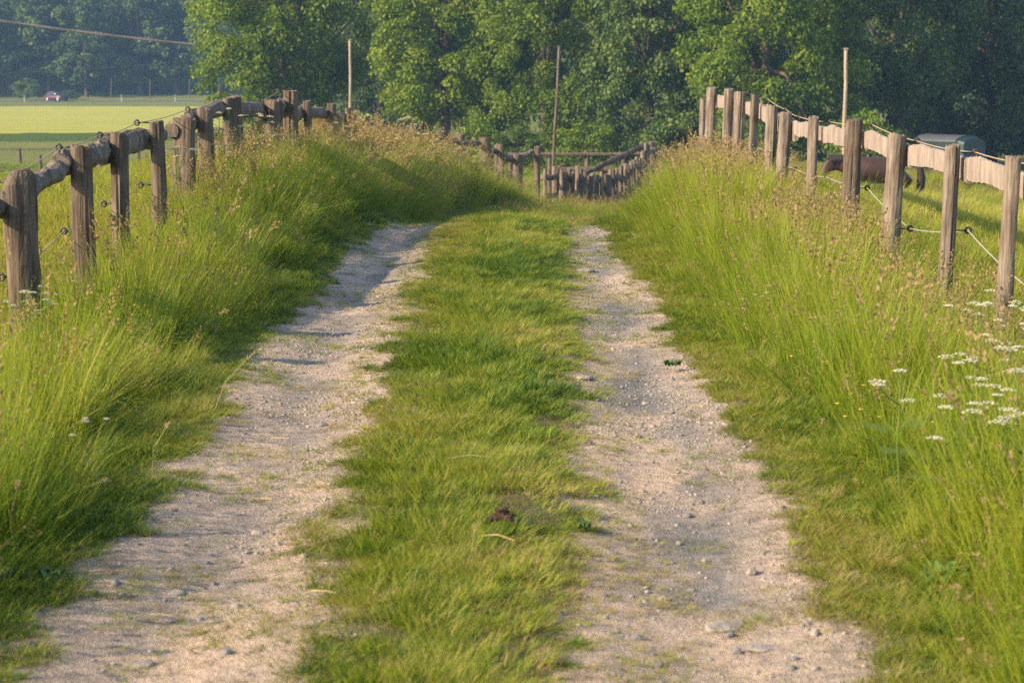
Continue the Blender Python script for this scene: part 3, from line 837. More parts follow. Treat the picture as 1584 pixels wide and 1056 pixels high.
# ---- fence on the right verge
RP = [(1700, 285, 11.2, .15, 'split'), (1568, 244, 13.0, .134, 'half'), (1473, 226, 14.9, .125, 'split'), (1387, 210, 17.1, .176, 'split'), (1322, 186, 19.3, .166, 'split'), (1260, 182, 22.0, .147, 'half'),
      (1214, 175, 24.5, .165, 'split'), (1195, 164, 26.0, .175, 'split'), (1168, 148, 28.2, .155, 'half'), (1144, 143, 30.6, .20, 'split'),
      (1127, 138, 32.0, .17, 'split'), (1101, 136, 34.6, .175, 'split'), (1089, 154, 37.2, .15, 'split')]
f1 = at(*RP[1][:3])
root2 = fence_root('wooden_fence', f1.x, f1.y, 'weathered grey post fence with pale sunlit slab rails, on the right verge')
org = Vector(root2.location); rtops = []
for px, py, Y, dia, st in RP:
    t = at(px, py, Y); b = Vector((t.x - .035 - rn.random()*.02, Y, float(H(t.x, Y)) - .35))
    mb = MB(); post_shape(mb, org, b, t, dia*.86, rn, st)
    mb.build('post', M['greypost'] if rn.random() < .92 else M['post'], root2); rtops.append(t)
for k in range(len(rtops) - 1):
    a = rtops[k] + Vector((.12, -.08, -.17 if k > 1 else -.20)); b = rtops[k+1] + Vector((.12, .08, -.17))
    if k >= 6: a.z -= .05; b.z -= .05
    mb = MB(); slab_shape(mb, org, a, b, .175 if k < 6 else .20, .07, rn, -.035 if k in (1, 2) else .0, .016)
    mb.build('rail', M['rail'], root2)
pts = []
for k in range(0, 10):
    p = rtops[k] + Vector((.17, .02, -.045)); pts.append(p)
    if k: insulator(root2, org, p, (1, 0, 0))
wire(root2, org, pts, .0045, M['wire'], .015)
tz = {0: .15, 1: .34, 2: .555, 3: .40, 4: .60, 5: .56, 6: .52, 7: .55, 8: .6, 9: .6, 10: .6}
pts = []
for k, z in tz.items():
    p = Vector((rtops[k].x + .13, rtops[k].y + .02, z)); pts.append(p)
    if k in (2, 3, 4, 6): insulator(root2, org, p, (1, 0, 0))
wire(root2, org, pts, .0048, M['tape'], .02, 'tape')

# ---- dense stockade round the bend past the crest
pal = [(843, 262, 55.6), (857, 258, 56.4), (869, 263, 56), (881, 261, 56.6), (893, 257, 56.3), (905, 266, 56.8), (917, 268, 57), (931, 266, 57.2), (944, 263, 57.5), (954, 261, 57.9), (967, 254, 58.4),
       (976, 250, 59), (985, 243, 59.6), (993, 236, 60.2), (999, 222, 61), (1007, 219, 61.8)]
root3 = fence_root('wooden_fence', at(843, 262, 55.6).x, 55.6, 'distant stockade of close grey posts curving uphill round the bend')
org = Vector(root3.location); pt = []
pal = [q for a_, b_ in zip(pal, pal[1:] + [(1012, 216, 62.6)]) for q in (a_, ((a_[0] + b_[0])/2, (a_[1] + b_[1])/2 + rn.uniform(0, 7), (a_[2] + b_[2])/2 + .06))]
for k, (px, py, Y) in enumerate(pal):
    t = at(px, py, Y); gz = float(H(t.x, Y))
    b = Vector((t.x + (rn.random() - .5)*.06, Y, min(gz - .3, t.z - 1.2)))
    mb = MB(); post_shape(mb, org, b, t, .095 + .05*rn.random(), rn, 'split', 12); mb.build('post', M['greypost' if k % 2 == 0 else 'post'], root3); pt.append(t)
for dz in (.22, .70):
    for k in range(0, len(pt) - 1, 6):
        a = pt[k] + Vector((-.1, .12, -dz)); b = pt[min(k+6, len(pt)-1)] + Vector((.1, .12, -dz))
        mb = MB(); log_shape(mb, org, a, b, .065, rn); mb.build('rail', M['mossrail'], root3)
mb = MB(); log_shape(mb, org, at(1000, 224, 61.3) + Vector((0, .2, 0)), at(888, 278, 57.2) + Vector((0, .3, 0)), .075, rn); mb.build('brace', M['post'], root3)

# ---- horizontal rail fences of the paddock behind it
def rail_fence(name, label, posts, rails, dia=.15, r=.06, m='post'):
    rt = fence_root(name, posts[0].x, posts[0].y, label); o = Vector(rt.location)
    for t in posts:
        mb = MB(); post_shape(mb, o, (t.x, t.y, float(H(t.x, t.y)) - .3), t, dia, rn, 'split', 10); mb.build('post', M[m], rt)
    for a, b in rails:
        mb = MB(); log_shape(mb, o, a, b, r, rn, .0, 10, 8); mb.build('rail', M[m], rt)
    return rt
ps = [at(868, 256, 62.5), at(935, 258, 62.5), at(1000, 252, 62.5)]
rail_fence('paddock_fence', 'low rail fence behind the stockade, the nearer of the two paddock rails', ps, [(at(862, 262, 62.4), at(1003, 263, 62.4))], r=.075)
ps = [at(790, 236, 74), at(850, 236, 74), at(908, 235, 74), at(965, 236, 74), at(1022, 234, 74)]
rail_fence('paddock_fence', 'rail fence across the paddock below the trees, the farther of the two', ps, [(at(785, 239, 73.9), at(1028, 238, 73.9))], r=.06)
# ---- field fence far left
ps = [at(x, 229, 122) for x in (-60, 30, 120, 214, 300)]
rail_fence('field_fence', 'thin rail and post fence across the far left pasture', ps, [(at(-70, 231, 121.9), at(310, 231, 121.9))], .20, .035, 'post')
ps = [at(x, 240, 104) for x in (-75, 62, 155, 250)]
rail_fence('field_fence', 'low rail fence in the left pasture nearer than the thin one', ps, [(at(-90, 264, 103.9), at(260, 263, 103.9))], .16, .05, 'post')
#>>FENCES
#<<TREES
# ------------------------------------------------------------------ trees
def crown_mesh(name, rg, rx, rz, zc, nclump, nleaf, ls, cl=(.7, 1.25), low=-.95, inner=.35, droop=.0):
    """leaf faces gathered in clumps over and inside a lumpy crown; returns mesh and clump centres"""
    C = []; CR = []
    lob = [(rg.normal(size=3), .75 + .5*rg.random()) for _ in range(9)]
    while len(C) < nclump:
        d = rg.normal(size=3); d /= np.linalg.norm(d)
        if d[2] < low: continue
        k = 0
        for l, a in lob: k = max(k, a*max(0, d @ (l/np.linalg.norm(l)))**3)
        rad = (.72 + .38*k)*(1 if rg.random() > inner else .45 + .45*rg.random())
        w_ = 1 + .12*max(0, -d[2])
        C.append((d[0]*rx*rad*w_, d[1]*rx*rad*w_, zc + d[2]*rz*rad)); CR.append(cl[0] + (cl[1] - cl[0])*rg.random())
    C = np.array(C); CR = np.array(CR); ct = rg.random(nclump)
    n = nclump*nleaf; ci = np.repeat(np.arange(nclump), nleaf)
    g = rg.normal(size=(n, 3)); g /= np.linalg.norm(g, axis=1)[:, None]
    rr = rg.random(n)**.45
    off = g*rr[:, None]*CR[ci][:, None]*np.array([1, 1, .62])
    off[:, 2] -= droop*rr**2*CR[ci]
    P = C[ci] + off
    nrm = g*.5 + rg.normal(size=(n, 3))*.55 + np.array([0, 0, .45]); nrm /= np.linalg.norm(nrm, axis=1)[:, None]
    t = np.cross(nrm, rg.normal(size=(n, 3))); t /= np.linalg.norm(t, axis=1)[:, None]; bt = np.cross(nrm, t)
    s = ls*(.65 + .7*rg.random(n))[:, None]
    V = np.stack([P - t*s*.5, P + bt*s*.32 + nrm*s*.06, P + t*s*.55, P - bt*s*.32 + nrm*s*.06], 1).reshape(-1, 3)
    F = np.arange(n*4).reshape(-1, 4)
    me = mesh_np(name, V, F)
    tone = np.clip(.5*ct[ci] + .5*rg.random(n), 0, 1)
    attr(me, 'tone', 'FLOAT', np.repeat(tone, 4))
    return me, C

def trunk_mesh(rn, h, r, C, nl=9):
    mb = MB()
    fork = h*.28
    pts = [(0, 0, -.4), (0, 0, .2), (.05, .03, fork*.6), (.1, -.05, fork), (.0, .1, h*.55), (.1, .1, h*.85)]
    mb.tube(pts, [r*1.5, r*1.15, r*.95, r*.9, r*.5, r*.12], 10)
    idx = rn.sample(range(len(C)), min(nl, len(C)))
    for k in idx:
        c = Vector(C[k]); z0 = fork*(.7 + 1.2*rn.random()); s = Vector((.08, 0, min(z0, h*.6)))
        mid = s.lerp(c, .5) + Vector((rn.uniform(-.3, .3), rn.uniform(-.3, .3), .35))
        mb.tube([s, s.lerp(mid, .5) + Vector((0, 0, .12)), mid, mid.lerp(c, .6), c], [r*.42, r*.34, r*.26, r*.17, r*.05], 7)
    me = bpy.data.meshes.new('trunk'); me.from_pydata(mb.v, [], mb.f); me.update(); return me

PROTO = []
for k, (rx, rz, zc, nc, nl, ls, cl, low, dr) in enumerate([
        (5.2, 6.3, 8.2, 300, 170, .24, (.75, 1.35), -.92, .25), (4.6, 7.0, 7.8, 300, 170, .22, (.6, 1.2), -.97, .1),
        (4.8, 6.8, 7.4, 300, 170, .22, (.65, 1.2), -.98, .3), (4.6, 7.2, 7.6, 330, 180, .19, (.55, 1.05), -.98, .8)]):
    rg = np.random.default_rng(100 + k)
    me, C = crown_mesh('crown', rg, rx, rz, zc, nc, nl, ls, cl, low, .33, dr)
    me.materials.append(M['lush_leaf'])
    tm = trunk_mesh(random.Random(50 + k), 14, .34, C, 12); tm.materials.append(M['bark'])
    PROTO.append((me, tm, rx))
def tree(name, px, Y, wpx, hs, proto, m, label, group=None, cat='tree', rz=None, protos=PROTO):
    p = at(px, 200, Y); me, tm, rx = protos[proto]
    k = wpx*Y/FPX/(2*rx)/1.08
    o = empty(name, (p.x, Y, float(H(p.x, Y)) - .05), rz if rz is not None else random.random()*6.28)
    o.scale = (k, k, hs); tag(o, label, cat, group)
    c = bpy.data.objects.new('crown', me); col.objects.link(c); c.parent = o
    c.material_slots[0].link = 'OBJECT'; c.material_slots[0].material = M[m]
    t = bpy.data.objects.new('trunk', tm); col.objects.link(t); t.parent = o
    return o
M['fresh_leaf'] = leaf_mat('fresh_leaf', [(0, (.045, .095, .006)), (.5, (.125, .195, .012)), (1, (.21, .26, .024))], .38)
tree('broadleaf_tree', 440, 130, 262, 1.0, 0, 'lush_leaf', 'spreading sunlit tree at the left end of the row, behind the left fence')
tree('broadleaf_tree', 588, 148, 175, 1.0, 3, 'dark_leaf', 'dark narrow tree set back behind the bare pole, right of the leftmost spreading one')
tree('broadleaf_tree', 690, 123, 250, 1.0, 2, 'fresh_leaf', 'brightest yellow green tree, left of the track end')
tree('broadleaf_tree', 842, 119, 225, 1.02, 3, 'lush_leaf', 'mid green drooping tree directly behind the thin leaning pole')
tree('broadleaf_tree', 1005, 116, 225, 1.05, 1, 'olive_leaf', 'olive green fine leaved tree above the bend in the track')
tree('broadleaf_tree', 1185, 109, 280, 1.08, 2, 'lush_leaf', 'large green tree behind the far end of the right fence')
tree('broadleaf_tree', 1392, 116, 240, 1.0, 0, 'olive_leaf', 'shaded olive tree behind the horse trailer roof')
tree('broadleaf_tree', 1535, 124, 250, 1.1, 1, 'dark_leaf', 'dark bluish green tree at the right end of the row')
tree('broadleaf_tree', 1660, 118, 240, 1.0, 3, 'dark_leaf', 'dark tree cut off by the right edge of the photo')
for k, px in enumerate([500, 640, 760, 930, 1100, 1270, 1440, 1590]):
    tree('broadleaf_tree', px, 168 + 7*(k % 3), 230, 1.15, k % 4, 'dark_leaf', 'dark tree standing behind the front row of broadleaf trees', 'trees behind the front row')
# lower growth under the crowns
bl = []
for k in range(2):
    rg = np.random.default_rng(200 + k)
    me, C = crown_mesh('crown', rg, 1.5, 1.25, 1.2, 46, 110, .15, (.35, .6), -.6, .4, .1); me.materials.append(M['olive_leaf'])
    tm = trunk_mesh(random.Random(80 + k), 1.8, .06, C, 8); tm.materials.append(M['bark']); bl.append((me, tm, 1.5))
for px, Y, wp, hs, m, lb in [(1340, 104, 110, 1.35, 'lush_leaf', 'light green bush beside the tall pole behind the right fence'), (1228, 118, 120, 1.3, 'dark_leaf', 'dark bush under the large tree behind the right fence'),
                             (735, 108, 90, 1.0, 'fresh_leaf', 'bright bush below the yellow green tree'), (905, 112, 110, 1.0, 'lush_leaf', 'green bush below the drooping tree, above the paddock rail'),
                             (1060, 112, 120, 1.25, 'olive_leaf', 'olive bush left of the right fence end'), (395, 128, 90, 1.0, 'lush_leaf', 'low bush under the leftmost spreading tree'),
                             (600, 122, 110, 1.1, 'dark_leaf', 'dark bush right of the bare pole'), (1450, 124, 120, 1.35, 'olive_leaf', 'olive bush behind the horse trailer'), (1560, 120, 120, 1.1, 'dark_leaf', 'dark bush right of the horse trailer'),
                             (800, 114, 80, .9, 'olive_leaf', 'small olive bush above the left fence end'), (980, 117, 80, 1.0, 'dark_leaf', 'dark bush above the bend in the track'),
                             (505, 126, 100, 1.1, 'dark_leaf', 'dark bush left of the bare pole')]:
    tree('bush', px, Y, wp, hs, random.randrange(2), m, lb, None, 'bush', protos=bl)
# ---- the forest beyond the road
FP = []
for k in range(3):
    rg = np.random.default_rng(300 + k)
    me, C = crown_mesh('crown', rg, 4.6, 7.6, 10.2, 130, 70, .50, (.9, 1.6), -.95, .3, .2); me.materials.append(M['dark_leaf'])
    tm = trunk_mesh(random.Random(90 + k), 17, .3, C, 8); tm.materials.append(M['bark']); FP.append((me, tm, 4.6))
rr = random.Random(4)
for row, (Y, stp) in enumerate([(352, 66), (366, 60), (382, 62), (402, 60), (426, 64)]):
    px = -190 + row*17
    while px < 470:
        tree('forest_tree', px + rr.uniform(-14, 14), Y + rr.uniform(-5, 5), 92 + 20*rr.random(), .9 + .35*rr.random(), rr.randrange(3), rr.choice(['dark_leaf', 'dark_leaf', 'olive_leaf']),
             'tree of the hazy wooded slope beyond the road, far left', 'forest trees beyond the road', protos=FP)
        px += stp
for px, Y in [(1330, 356), (1400, 380), (1470, 362), (1545, 390), (1610, 372), (1690, 360), (1580, 420), (1490, 425), (1200, 370), (1260, 390)]:
    tree('forest_tree', px, Y, 110, 1.2, rr.randrange(3), 'dark_leaf', 'tree of the distant wood glimpsed behind the row on the right', 'distant wood on the right', protos=FP)
tree('bush', 42, 338, 44, 1.35, 0, 'olive_leaf', 'pale round bush on the far roadside left of the car', None, 'bush', protos=bl)
tree('bush', 112, 341, 40, .65, 1, 'dark_leaf', 'low dark bush on the far roadside right of the car', None, 'bush', protos=bl)
#>>TREES
#<<FAR
# ------------------------------------------------------------------ poles, wires, car, trailer, horse
M['pole'] = wood_mat('pole_wood', [(0.12, 0.09, 0.065), (0.26, 0.20, 0.145), (0.36, 0.29, 0.21)])
def pole(name, label, a, b, r, cat='pole', m='pole', parts=None):
    mb = MB(); a = Vector(a); b = Vector(b); n = 8
    P = [a.lerp(b, k/n) for k in range(n + 1)]
    o = empty(name, a); tag(o, label, cat)
    P = [p - a + Vector((math.sin(k*1.3), math.cos(k*1.7), 0))*r*.25*(0 < k < n) for k, p in enumerate(P)]
    mb.tube(P, [r*(1.1 - .3*k/n) for k in range(n + 1)], 10); mb.build('shaft', M[m], o, True)
    return o
def foot(px, py, Y, d=.4):
    p = at(px, py, Y); return Vector((p.x, Y, float(H(p.x, Y)) - d))
PT1 = at(541, 62, 105)
o = pole('utility_pole', 'bare wooden utility pole rising behind the left fence, in front of the dark tree', foot(542, 165, 105), PT1, .075)
mb = MB(); mb.box((PT1.x - o.location.x, 0, PT1.z - o.location.z), (.15, .15, .04)); mb.build('cap', M['pole'], o)
o = pole('utility_pole', 'tall straight sunlit pole standing behind the right fence', foot(1307, 190, 98), at(1308.5, 75, 98), .098)
mb = MB(); t = at(1308.5, 75, 98) - o.location; mb.box((t.x, t.y, t.z - .02), (.2, .2, .06)); mb.build('cap', M['pole'], o)
o = pole('fence_pole', 'thin leaning pole bent like a branch, rising beside the stockade', foot(852, 270, 60.5), at(865, 71, 60.5), .042, m='post')
# overhead lines
def cable(name, label, pts, r, m, strands=1):
    mb = MB()
    for s in range(strands):
        P = []
        for a, b in zip(pts[:-1], pts[1:]):
            for q in range(26):
                t = q/26; p = Vector(a).lerp(Vector(b), t); p.z -= 1.6*4*t*(1 - t)*(b - a).length/90
                an = q*.9 + s*2.1; P.append(p + Vector((0, math.cos(an), math.sin(an)))*(r*.9 if strands > 1 else 0))
        P.append(Vector(pts[-1])); mb.tube(P, r, 6)
    tag(mb.build(name, m, None, True), label, 'cable')
M['cable'] = plain('grey_cable', (.22, .17, .15), .7)
pa = at(-420, -42, 130); pb = at(480, 84, 142)
cable('power_cable', 'thick sagging overhead cable crossing the hazy forest at upper left', [pa, pb], .045, M['cable'], 3)
cable('power_cable', 'thin dark overhead line faint below the thick cable', [at(-260, 118, 250), at(520, 68, 250)], .03, M['black'])
for k, px in enumerate((172, 232, 293)):
    tag(pole('forest_pole', ['leftmost of three thin pale poles at the forest edge', 'middle one of three thin pale poles at the forest edge', 'rightmost of three thin pale poles at the forest edge'][k], foot(px, 150, 344), at(px, 122, 344), .085, m='bark'), group='pale poles at the forest edge')
M['white'] = plain('white_plastic', (.45, .45, .46), .5)
for k, (px, py) in enumerate([(38, 158), (188, 147), (271, 150)]):
    b = at(px, py + 5, 324); g = float(H(b.x, 324)); o = empty('road_marker', (b.x, 324, g)); tag(o, ['white road marker post left of the car', 'white road marker post right of the car', 'white road marker post nearest the trees'][k], 'marker post', 'white marker posts along the far road')
    mb = MB(); mb.box((0, 0, .5), (.11, .11, 1.1), bev=.03); mb.build('post', M['white'], o)
    mb = MB(); mb.box((0, 0, .82), (.118, .118, .16)); mb.build('band', M['black'], o)

# ---- car on the far road, seen from behind its left
M['troof0'] = plain('grey_trim', (.3, .3, .31), .5); M['carpaint'] = plain('red_car_paint', (.07, .02, .03), .3, var=.03); M['carglass'] = plain('car_glass', (.03, .04, .05), .1, var=.02)
M['tyre'] = plain('tyre', (.02, .02, .02), .8); M['lamp'] = plain('red_lamp', (.5, .02, .02), .3)
p = at(88, 158, 330); car = empty('car', (p.x, 330, float(H(p.x, 330)) + .06), R(-38)); tag(car, 'small red hatchback driving on the far road below the forest', 'car')
def car_loft(mb, prof, wids):
    rings = []
    for (x, zl, zh), wd in zip(prof, wids):
        w2 = wd/2; rings.append([(x, -w2, zl), (x, -w2*1.03, (zl + zh)/2), (x, -w2*.94, zh - .03), (x, -w2*.8, zh), (x, w2*.8, zh), (x, w2*.94, zh - .03), (x, w2*1.03, (zl + zh)/2), (x, w2, zl)])
    mb.ring_loft(rings)
mb = MB(); car_loft(mb, [(-1.9, .38, .82), (-1.8, .25, .95), (-1.0, .22, .98), (.6, .22, .96), (1.4, .24, .88), (1.9, .3, .72)], [1.5, 1.68, 1.72, 1.72, 1.66, 1.4])
mb.build('body', M['carpaint'], car, True)
mb = MB(); car_loft(mb, [(-1.72, .9, 1.2), (-1.25, .9, 1.40), (-.3, .9, 1.46), (.35, .9, 1.38), (1.05, .88, .96)], [1.45, 1.42, 1.4, 1.38, 1.4])
mb.build('window', M['carglass'], car, True)
mb = MB(); mb.box((-.45, 0, 1.465), (1.4, 1.05, .05), bev=.02); mb.build('roof', M['carpaint'], car)
for sx, sy in ((-1.25, -1), (-1.25, 1), (1.2, -1), (1.2, 1)):
    mb = MB(); mb.tube([(sx, sy*.66, .31), (sx, sy*.87, .31)], .31, 16); wl = mb.build('wheel', M['tyre'], car)
    mb = MB(); mb.tube([(sx, sy*.865, .31), (sx, sy*.885, .31)], .18, 12); mb.build('rim', M['white'], wl)
for sy in (-1, 1):
    mb = MB(); mb.box((-1.86, sy*.66, .78), (.1, .22, .24), bev=.02); mb.build('tail_light', M['lamp'], car)
mb = MB(); mb.box((-1.92, 0, .55), (.04, .62, .16)); mb.build('number_plate', M['white'], car)
mb = MB(); mb.box((-1.9, 0, .36), (.1, 1.5, .2), bev=.03); mb.build('bumper', M['troof0'], car)

# ---- horse trailer under the trees
M['trailer'] = plain('dark_green_panels', (.006, .022, .027), .5, var=.1); M['troof'] = plain('pale_roof', (.055, .06, .07), .6, var=.1)
p = at(1470, 258, 104); tr = empty('horse_trailer', (p.x, 104, float(H(p.x, 104))), R(-55)); tag(tr, 'dark green horse trailer with pale rounded roof under the trees on the right', 'trailer')
base = 0.35
def arch(x, wd, z0, h, n=9):
    pts = [(x, -wd/2, z0), (x, -wd/2, z0 + h*.85)]
    for k in range(1, n): a = math.pi - math.pi*k/n; pts.append((x, math.cos(a)*wd/2, z0 + h*.85 + math.sin(a)*h*.15))
    return pts + [(x, wd/2, z0 + h*.85), (x, wd/2, z0)]
L2 = 1.55
mb = MB(); mb.ring_loft([arch(-L2, 1.66, base, 1.92), arch(L2*.8, 1.66, base, 1.92), arch(L2, 1.5, base + .05, 1.78)]); mb.build('body', M['trailer'], tr)
def roofarc(x, wd, h0, h, n=12):
    o_, i_ = [], []
    for k in range(n + 1):
        a = math.pi*(1 - k/n); o_.append((x, math.cos(a)*(wd/2 + .05), h0 + math.sin(a)*h + .02)); i_.append((x, math.cos(a)*(wd/2 + .01), h0 + math.sin(a)*(h - .02) + .004))
    return o_ + i_[::-1]
mb = MB(); mb.ring_loft([roofarc(-L2 - .08, 1.66, base + 1.92*.85, .32), roofarc(L2*.72, 1.66, base + 1.92*.85, .32)]); mb.build('roof', M['troof'], tr)
for sy in (-1, 1):
    for sx in (-.35, .35):
        mb = MB(); mb.tube([(sx, sy*.72, .3), (sx, sy*.92, .3)], .3, 16); wl = mb.build('wheel', M['tyre'], tr)
        mb = MB(); mb.tube([(sx, sy*.915, .3), (sx, sy*.93, .3)], .17, 12); mb.build('rim', M['troof'], wl)
    mb = MB(); mb.box((0, sy*.86, .66), (1.5, .2, .05)); mb.build('mudguard', M['black'], tr)
mb = MB(); mb.tube([(L2, 0, .5), (L2 + 1.1, 0, .45)], .05, 8); mb.build('drawbar', M['rust'], tr)
mb = MB(); mb.box((L2*.99, .3, 1.45), (.05, .45, .3), bev=.02); mb.build('window', M['carglass'], tr)
mb = MB(); mb.box((-L2 - .02, 0, 1.05), (.05, 1.5, 1.3), bev=.015); mb.build('ramp', M['trailer'], tr)

# ---- horse standing side-on behind the right fence
M['coat'] = plain('dark_bay_coat', (.040, .016, .011), .6, var=.3, bscale=6); M['hair'] = plain('black_horsehair', (.012, .008, .007), .7)
p = at(1362, 250, 46); HG = float(H(p.x, 46))
horse = empty('horse', (p.x, 46, HG - .02)); tag(horse, 'dark bay horse standing with lowered head behind the right fence', 'horse')
hs = (1.70 - (237 - 101)*46.3/FPX - HG)/1.42       # withers height from the photograph
S = [ # x, y, z, rx, ry, parent ; faces -x
 (0.58, 0, 1.18, .26, .30, None), (0.30, 0, 1.12, .29, .33, 0), (0.0, 0, 1.08, .30, .34, 1), (-.30, 0, 1.10, .29, .33, 2), (-.58, 0, 1.16, .22, .31, 3),
 (-.80, 0, 1.25, .14, .23, 4), (-1.00, 0, 1.27, .11, .18, 5), (-1.16, 0, 1.24, .095, .14, 6), (-1.25, 0, 1.11, .10, .125, 7), (-1.29, 0, .95, .08, .095, 8), (-1.31, 0, .80, .062, .075, 9),
]
for sy in (-1, 1):
    dx = .05*sy
    i0 = len(S); S += [(-.52 + dx, sy*.15, .90, .10, .14, 4), (-.52 + dx, sy*.15, .66, .065, .08, i0), (-.53 + dx, sy*.15, .44, .055, .06, i0+1), (-.53 + dx, sy*.15, .20, .038, .042, i0+2), (-.55 + dx, sy*.15, .10, .05, .05, i0+3), (-.58 + dx, sy*.15, .03, .06, .06, i0+4)]
    i0 = len(S); S += [(.60 + dx, sy*.16, .88, .13, .18, 0), (.52 + dx, sy*.16, .68, .085, .12, i0), (.68 + dx, sy*.16, .48, .055, .07, i0+1), (.68 + dx, sy*.16, .22, .04, .045, i0+2), (.65 + dx, sy*.16, .10, .05, .05, i0+3), (.62 + dx, sy*.16, .03, .06, .06, i0+4)]
for sy in (-1, 1):
    i0 = len(S); S += [(-1.17, sy*.06, 1.34, .03, .035, 7), (-1.18, sy*.075, 1.43, .012, .015, i0)]
me = bpy.data.meshes.new('body'); me.from_pydata([(a*hs, b*hs, c*hs) for a, b, c, *_ in S], [(s[5], k) for k, s in enumerate(S) if s[5] is not None], []); me.update()
body = link('body', me, M['coat'], horse)
sk = body.modifiers.new('skin', 'SKIN'); sk.use_smooth_shade = True
me.skin_vertices[0].data[0].use_root = True
for k, s in enumerate(S): me.skin_vertices[0].data[k].radius = (s[3]*hs*.98, s[4]*hs*.98)
body.modifiers.new('sub', 'SUBSURF').levels = 2; body.modifiers['sub'].render_levels = 2
mb = MB(); P = [(.80, 0, 1.28), (.90, 0, 1.16), (.93, 0, .9), (.91, 0, .62), (.90, 0, .42)]
mb.tube([(a*hs, b*hs, c*hs) for a, b, c in P], [.05*hs, .075*hs, .10*hs, .09*hs, .03*hs], 8); mb.build('tail', M['hair'], horse, True)
mb = MB()
for k in range(16):
    t = k/15; x = -.60 - .54*t; z = 1.44 - .04*t; mb.tube([(x*hs, 0, z*hs), (x*hs + .01, -.08*hs, (z - .02)*hs), (x*hs + .03, -.13*hs, (z - .13 - .03*(k % 3))*hs)], [.035*hs, .03*hs, .008], 6)
mb.build('mane', M['hair'], horse, True)
#>>FAR
#<<PLANTS
# ------------------------------------------------------------------ flowering plants
def parsley_parts(rn, nh=5, H0=1.0, spread=.16):
    st = MB(); heads = []; top = Vector((0, 0, 0)); p = [Vector((0, 0, 0)), Vector((rn.uniform(-.02, .02), rn.uniform(-.02, .02), .45)), Vector((rn.uniform(-.03, .03), rn.uniform(-.03, .03), .74))]
    st.tube(p, [.0055, .0045, .0035], 6); c = p[2]
    for k in range(nh):
        a = 6.283*k/nh + rn.random(); r = spread*(.35 + .65*rn.random())*(k > 0); z = 1.0 - .22*rn.random()*(k > 0)
        e = Vector((c.x + math.cos(a)*r, c.y + math.sin(a)*r, z)); m_ = c.lerp(e, .55) + Vector((0, 0, -.02))
        st.tube([c if rn.random() < .6 else p[1].lerp(c, .6), m_, e], [.003, .0025, .002], 5)
        V, F, T = [], [], []
        hd = MB(); n = 13; R0 = .022 + .016*rn.random()
        for q in range(n):
            aa = q*2.39996; rr_ = R0*math.sqrt((q + .5)/n); cc = e + Vector((math.cos(aa)*rr_, math.sin(aa)*rr_, .020 - rr_*rr_*16 + rn.uniform(-.003, .003)))
            hd.tube([e, cc - Vector((0, 0, .003))], [.0007, .0006], 3, False)
            hd.ball(cc, (.0072, .0072, .0046), 1, .6, rn)
        heads.append(hd)
    lf = MB()
    for k in range(5):
        a = rn.random()*6.283; z = .15 + .4*rn.random(); L = .14 + .10*rn.random(); d = Vector((math.cos(a), math.sin(a), .25)); s0 = Vector((0, 0, z)); sd_ = Vector((-math.sin(a), math.cos(a), 0))
        for j in range(9):
            t = .25 + .75*j/9; b = s0 + d*L*t - Vector((0, 0, .10*t*t*L*4*.25)); l = .05*(1.1 - t)
            for sg in (-1, 1):
                for q in range(3):
                    e0 = b + sd_*sg*l*(q*.33); e1 = b + sd_*sg*l*(q*.33 + .4) + d*l*.4; wv_ = d*.006
                    lf.add([e0, e0 + wv_ + (e1 - e0)*.5, e1, e0 - wv_ + (e1 - e0)*.5], [(0, 1, 2, 3)])
    return st, heads, lf
rn = random.Random(31)
PP = []
for k in range(4):
    st, heads, lf = parsley_parts(rn, 4 + k % 3)
    mk = lambda mb, nm, m: (lambda me: (me.from_pydata([tuple(v) for v in mb.v], [], mb.f), me.update(), me.materials.append(M[m]), me)[-1])(bpy.data.meshes.new(nm))
    ms = mk(st, 'stem', 'herb'); ml = mk(lf, 'leaves', 'herb'); mh = [mk(h, 'flower_head', 'petal') for h in heads]
    for me in [ms, ml] + mh: attr(me, 'tone', 'FLOAT', np.random.default_rng(k).random(len(me.vertices))*.6 + .3)
    PP.append((ms, ml, mh))
def parsley(px, py, Y, k, label, group, wid=1.0):
    t = at(px, py, Y); gz = float(H(t.x, Y)); h = max(t.z - gz, .35)
    o = empty('cow_parsley', (t.x, Y, gz), rn.random()*6.28); o.scale = (wid, wid, h/1.03); tag(o, label, 'wildflower', group)
    ms, ml, mh = PP[k % 4]
    for nm, me in [('stem', ms), ('leaves', ml)] + [('flower_head', q) for q in mh]:
        c = bpy.data.objects.new(nm, me); col.objects.link(c); c.parent = o
RS = [(1398, 570, 8.4, 'white umbel flower standing alone left of the right edge cluster', 1.15), (1192, 484, 13.6, 'small white umbel close to the short verge grass on the right', .7), (1256, 490, 13.3, 'small white umbel between the lone one and the right fence', .6)]
for k, (px, py, Y, lb, wd) in enumerate(RS): parsley(px, py, Y, k, lb, None, wd)
for k, (px, py, Y) in enumerate([(1538, 452, 12.2), (1566, 468, 12.4), (1508, 474, 12.0), (1545, 497, 11.8), (1578, 503, 11.6), (1550, 540, 11.2), (1500, 556, 11.0), (1524, 588, 10.6), (1560, 606, 10.5), (1580, 575, 10.9), (1474, 630, 10.1), (1530, 520, 11.5), (1400, 416, 17.2), (1590, 640, 10.2)]):
    parsley(px, py - 6, Y if Y > 15 else 1.20*FPX/(py - 101), k + 1, 'white flowered cow parsley in the cluster by the nearest right fence posts', 'cow parsley at the right edge', 1.0)
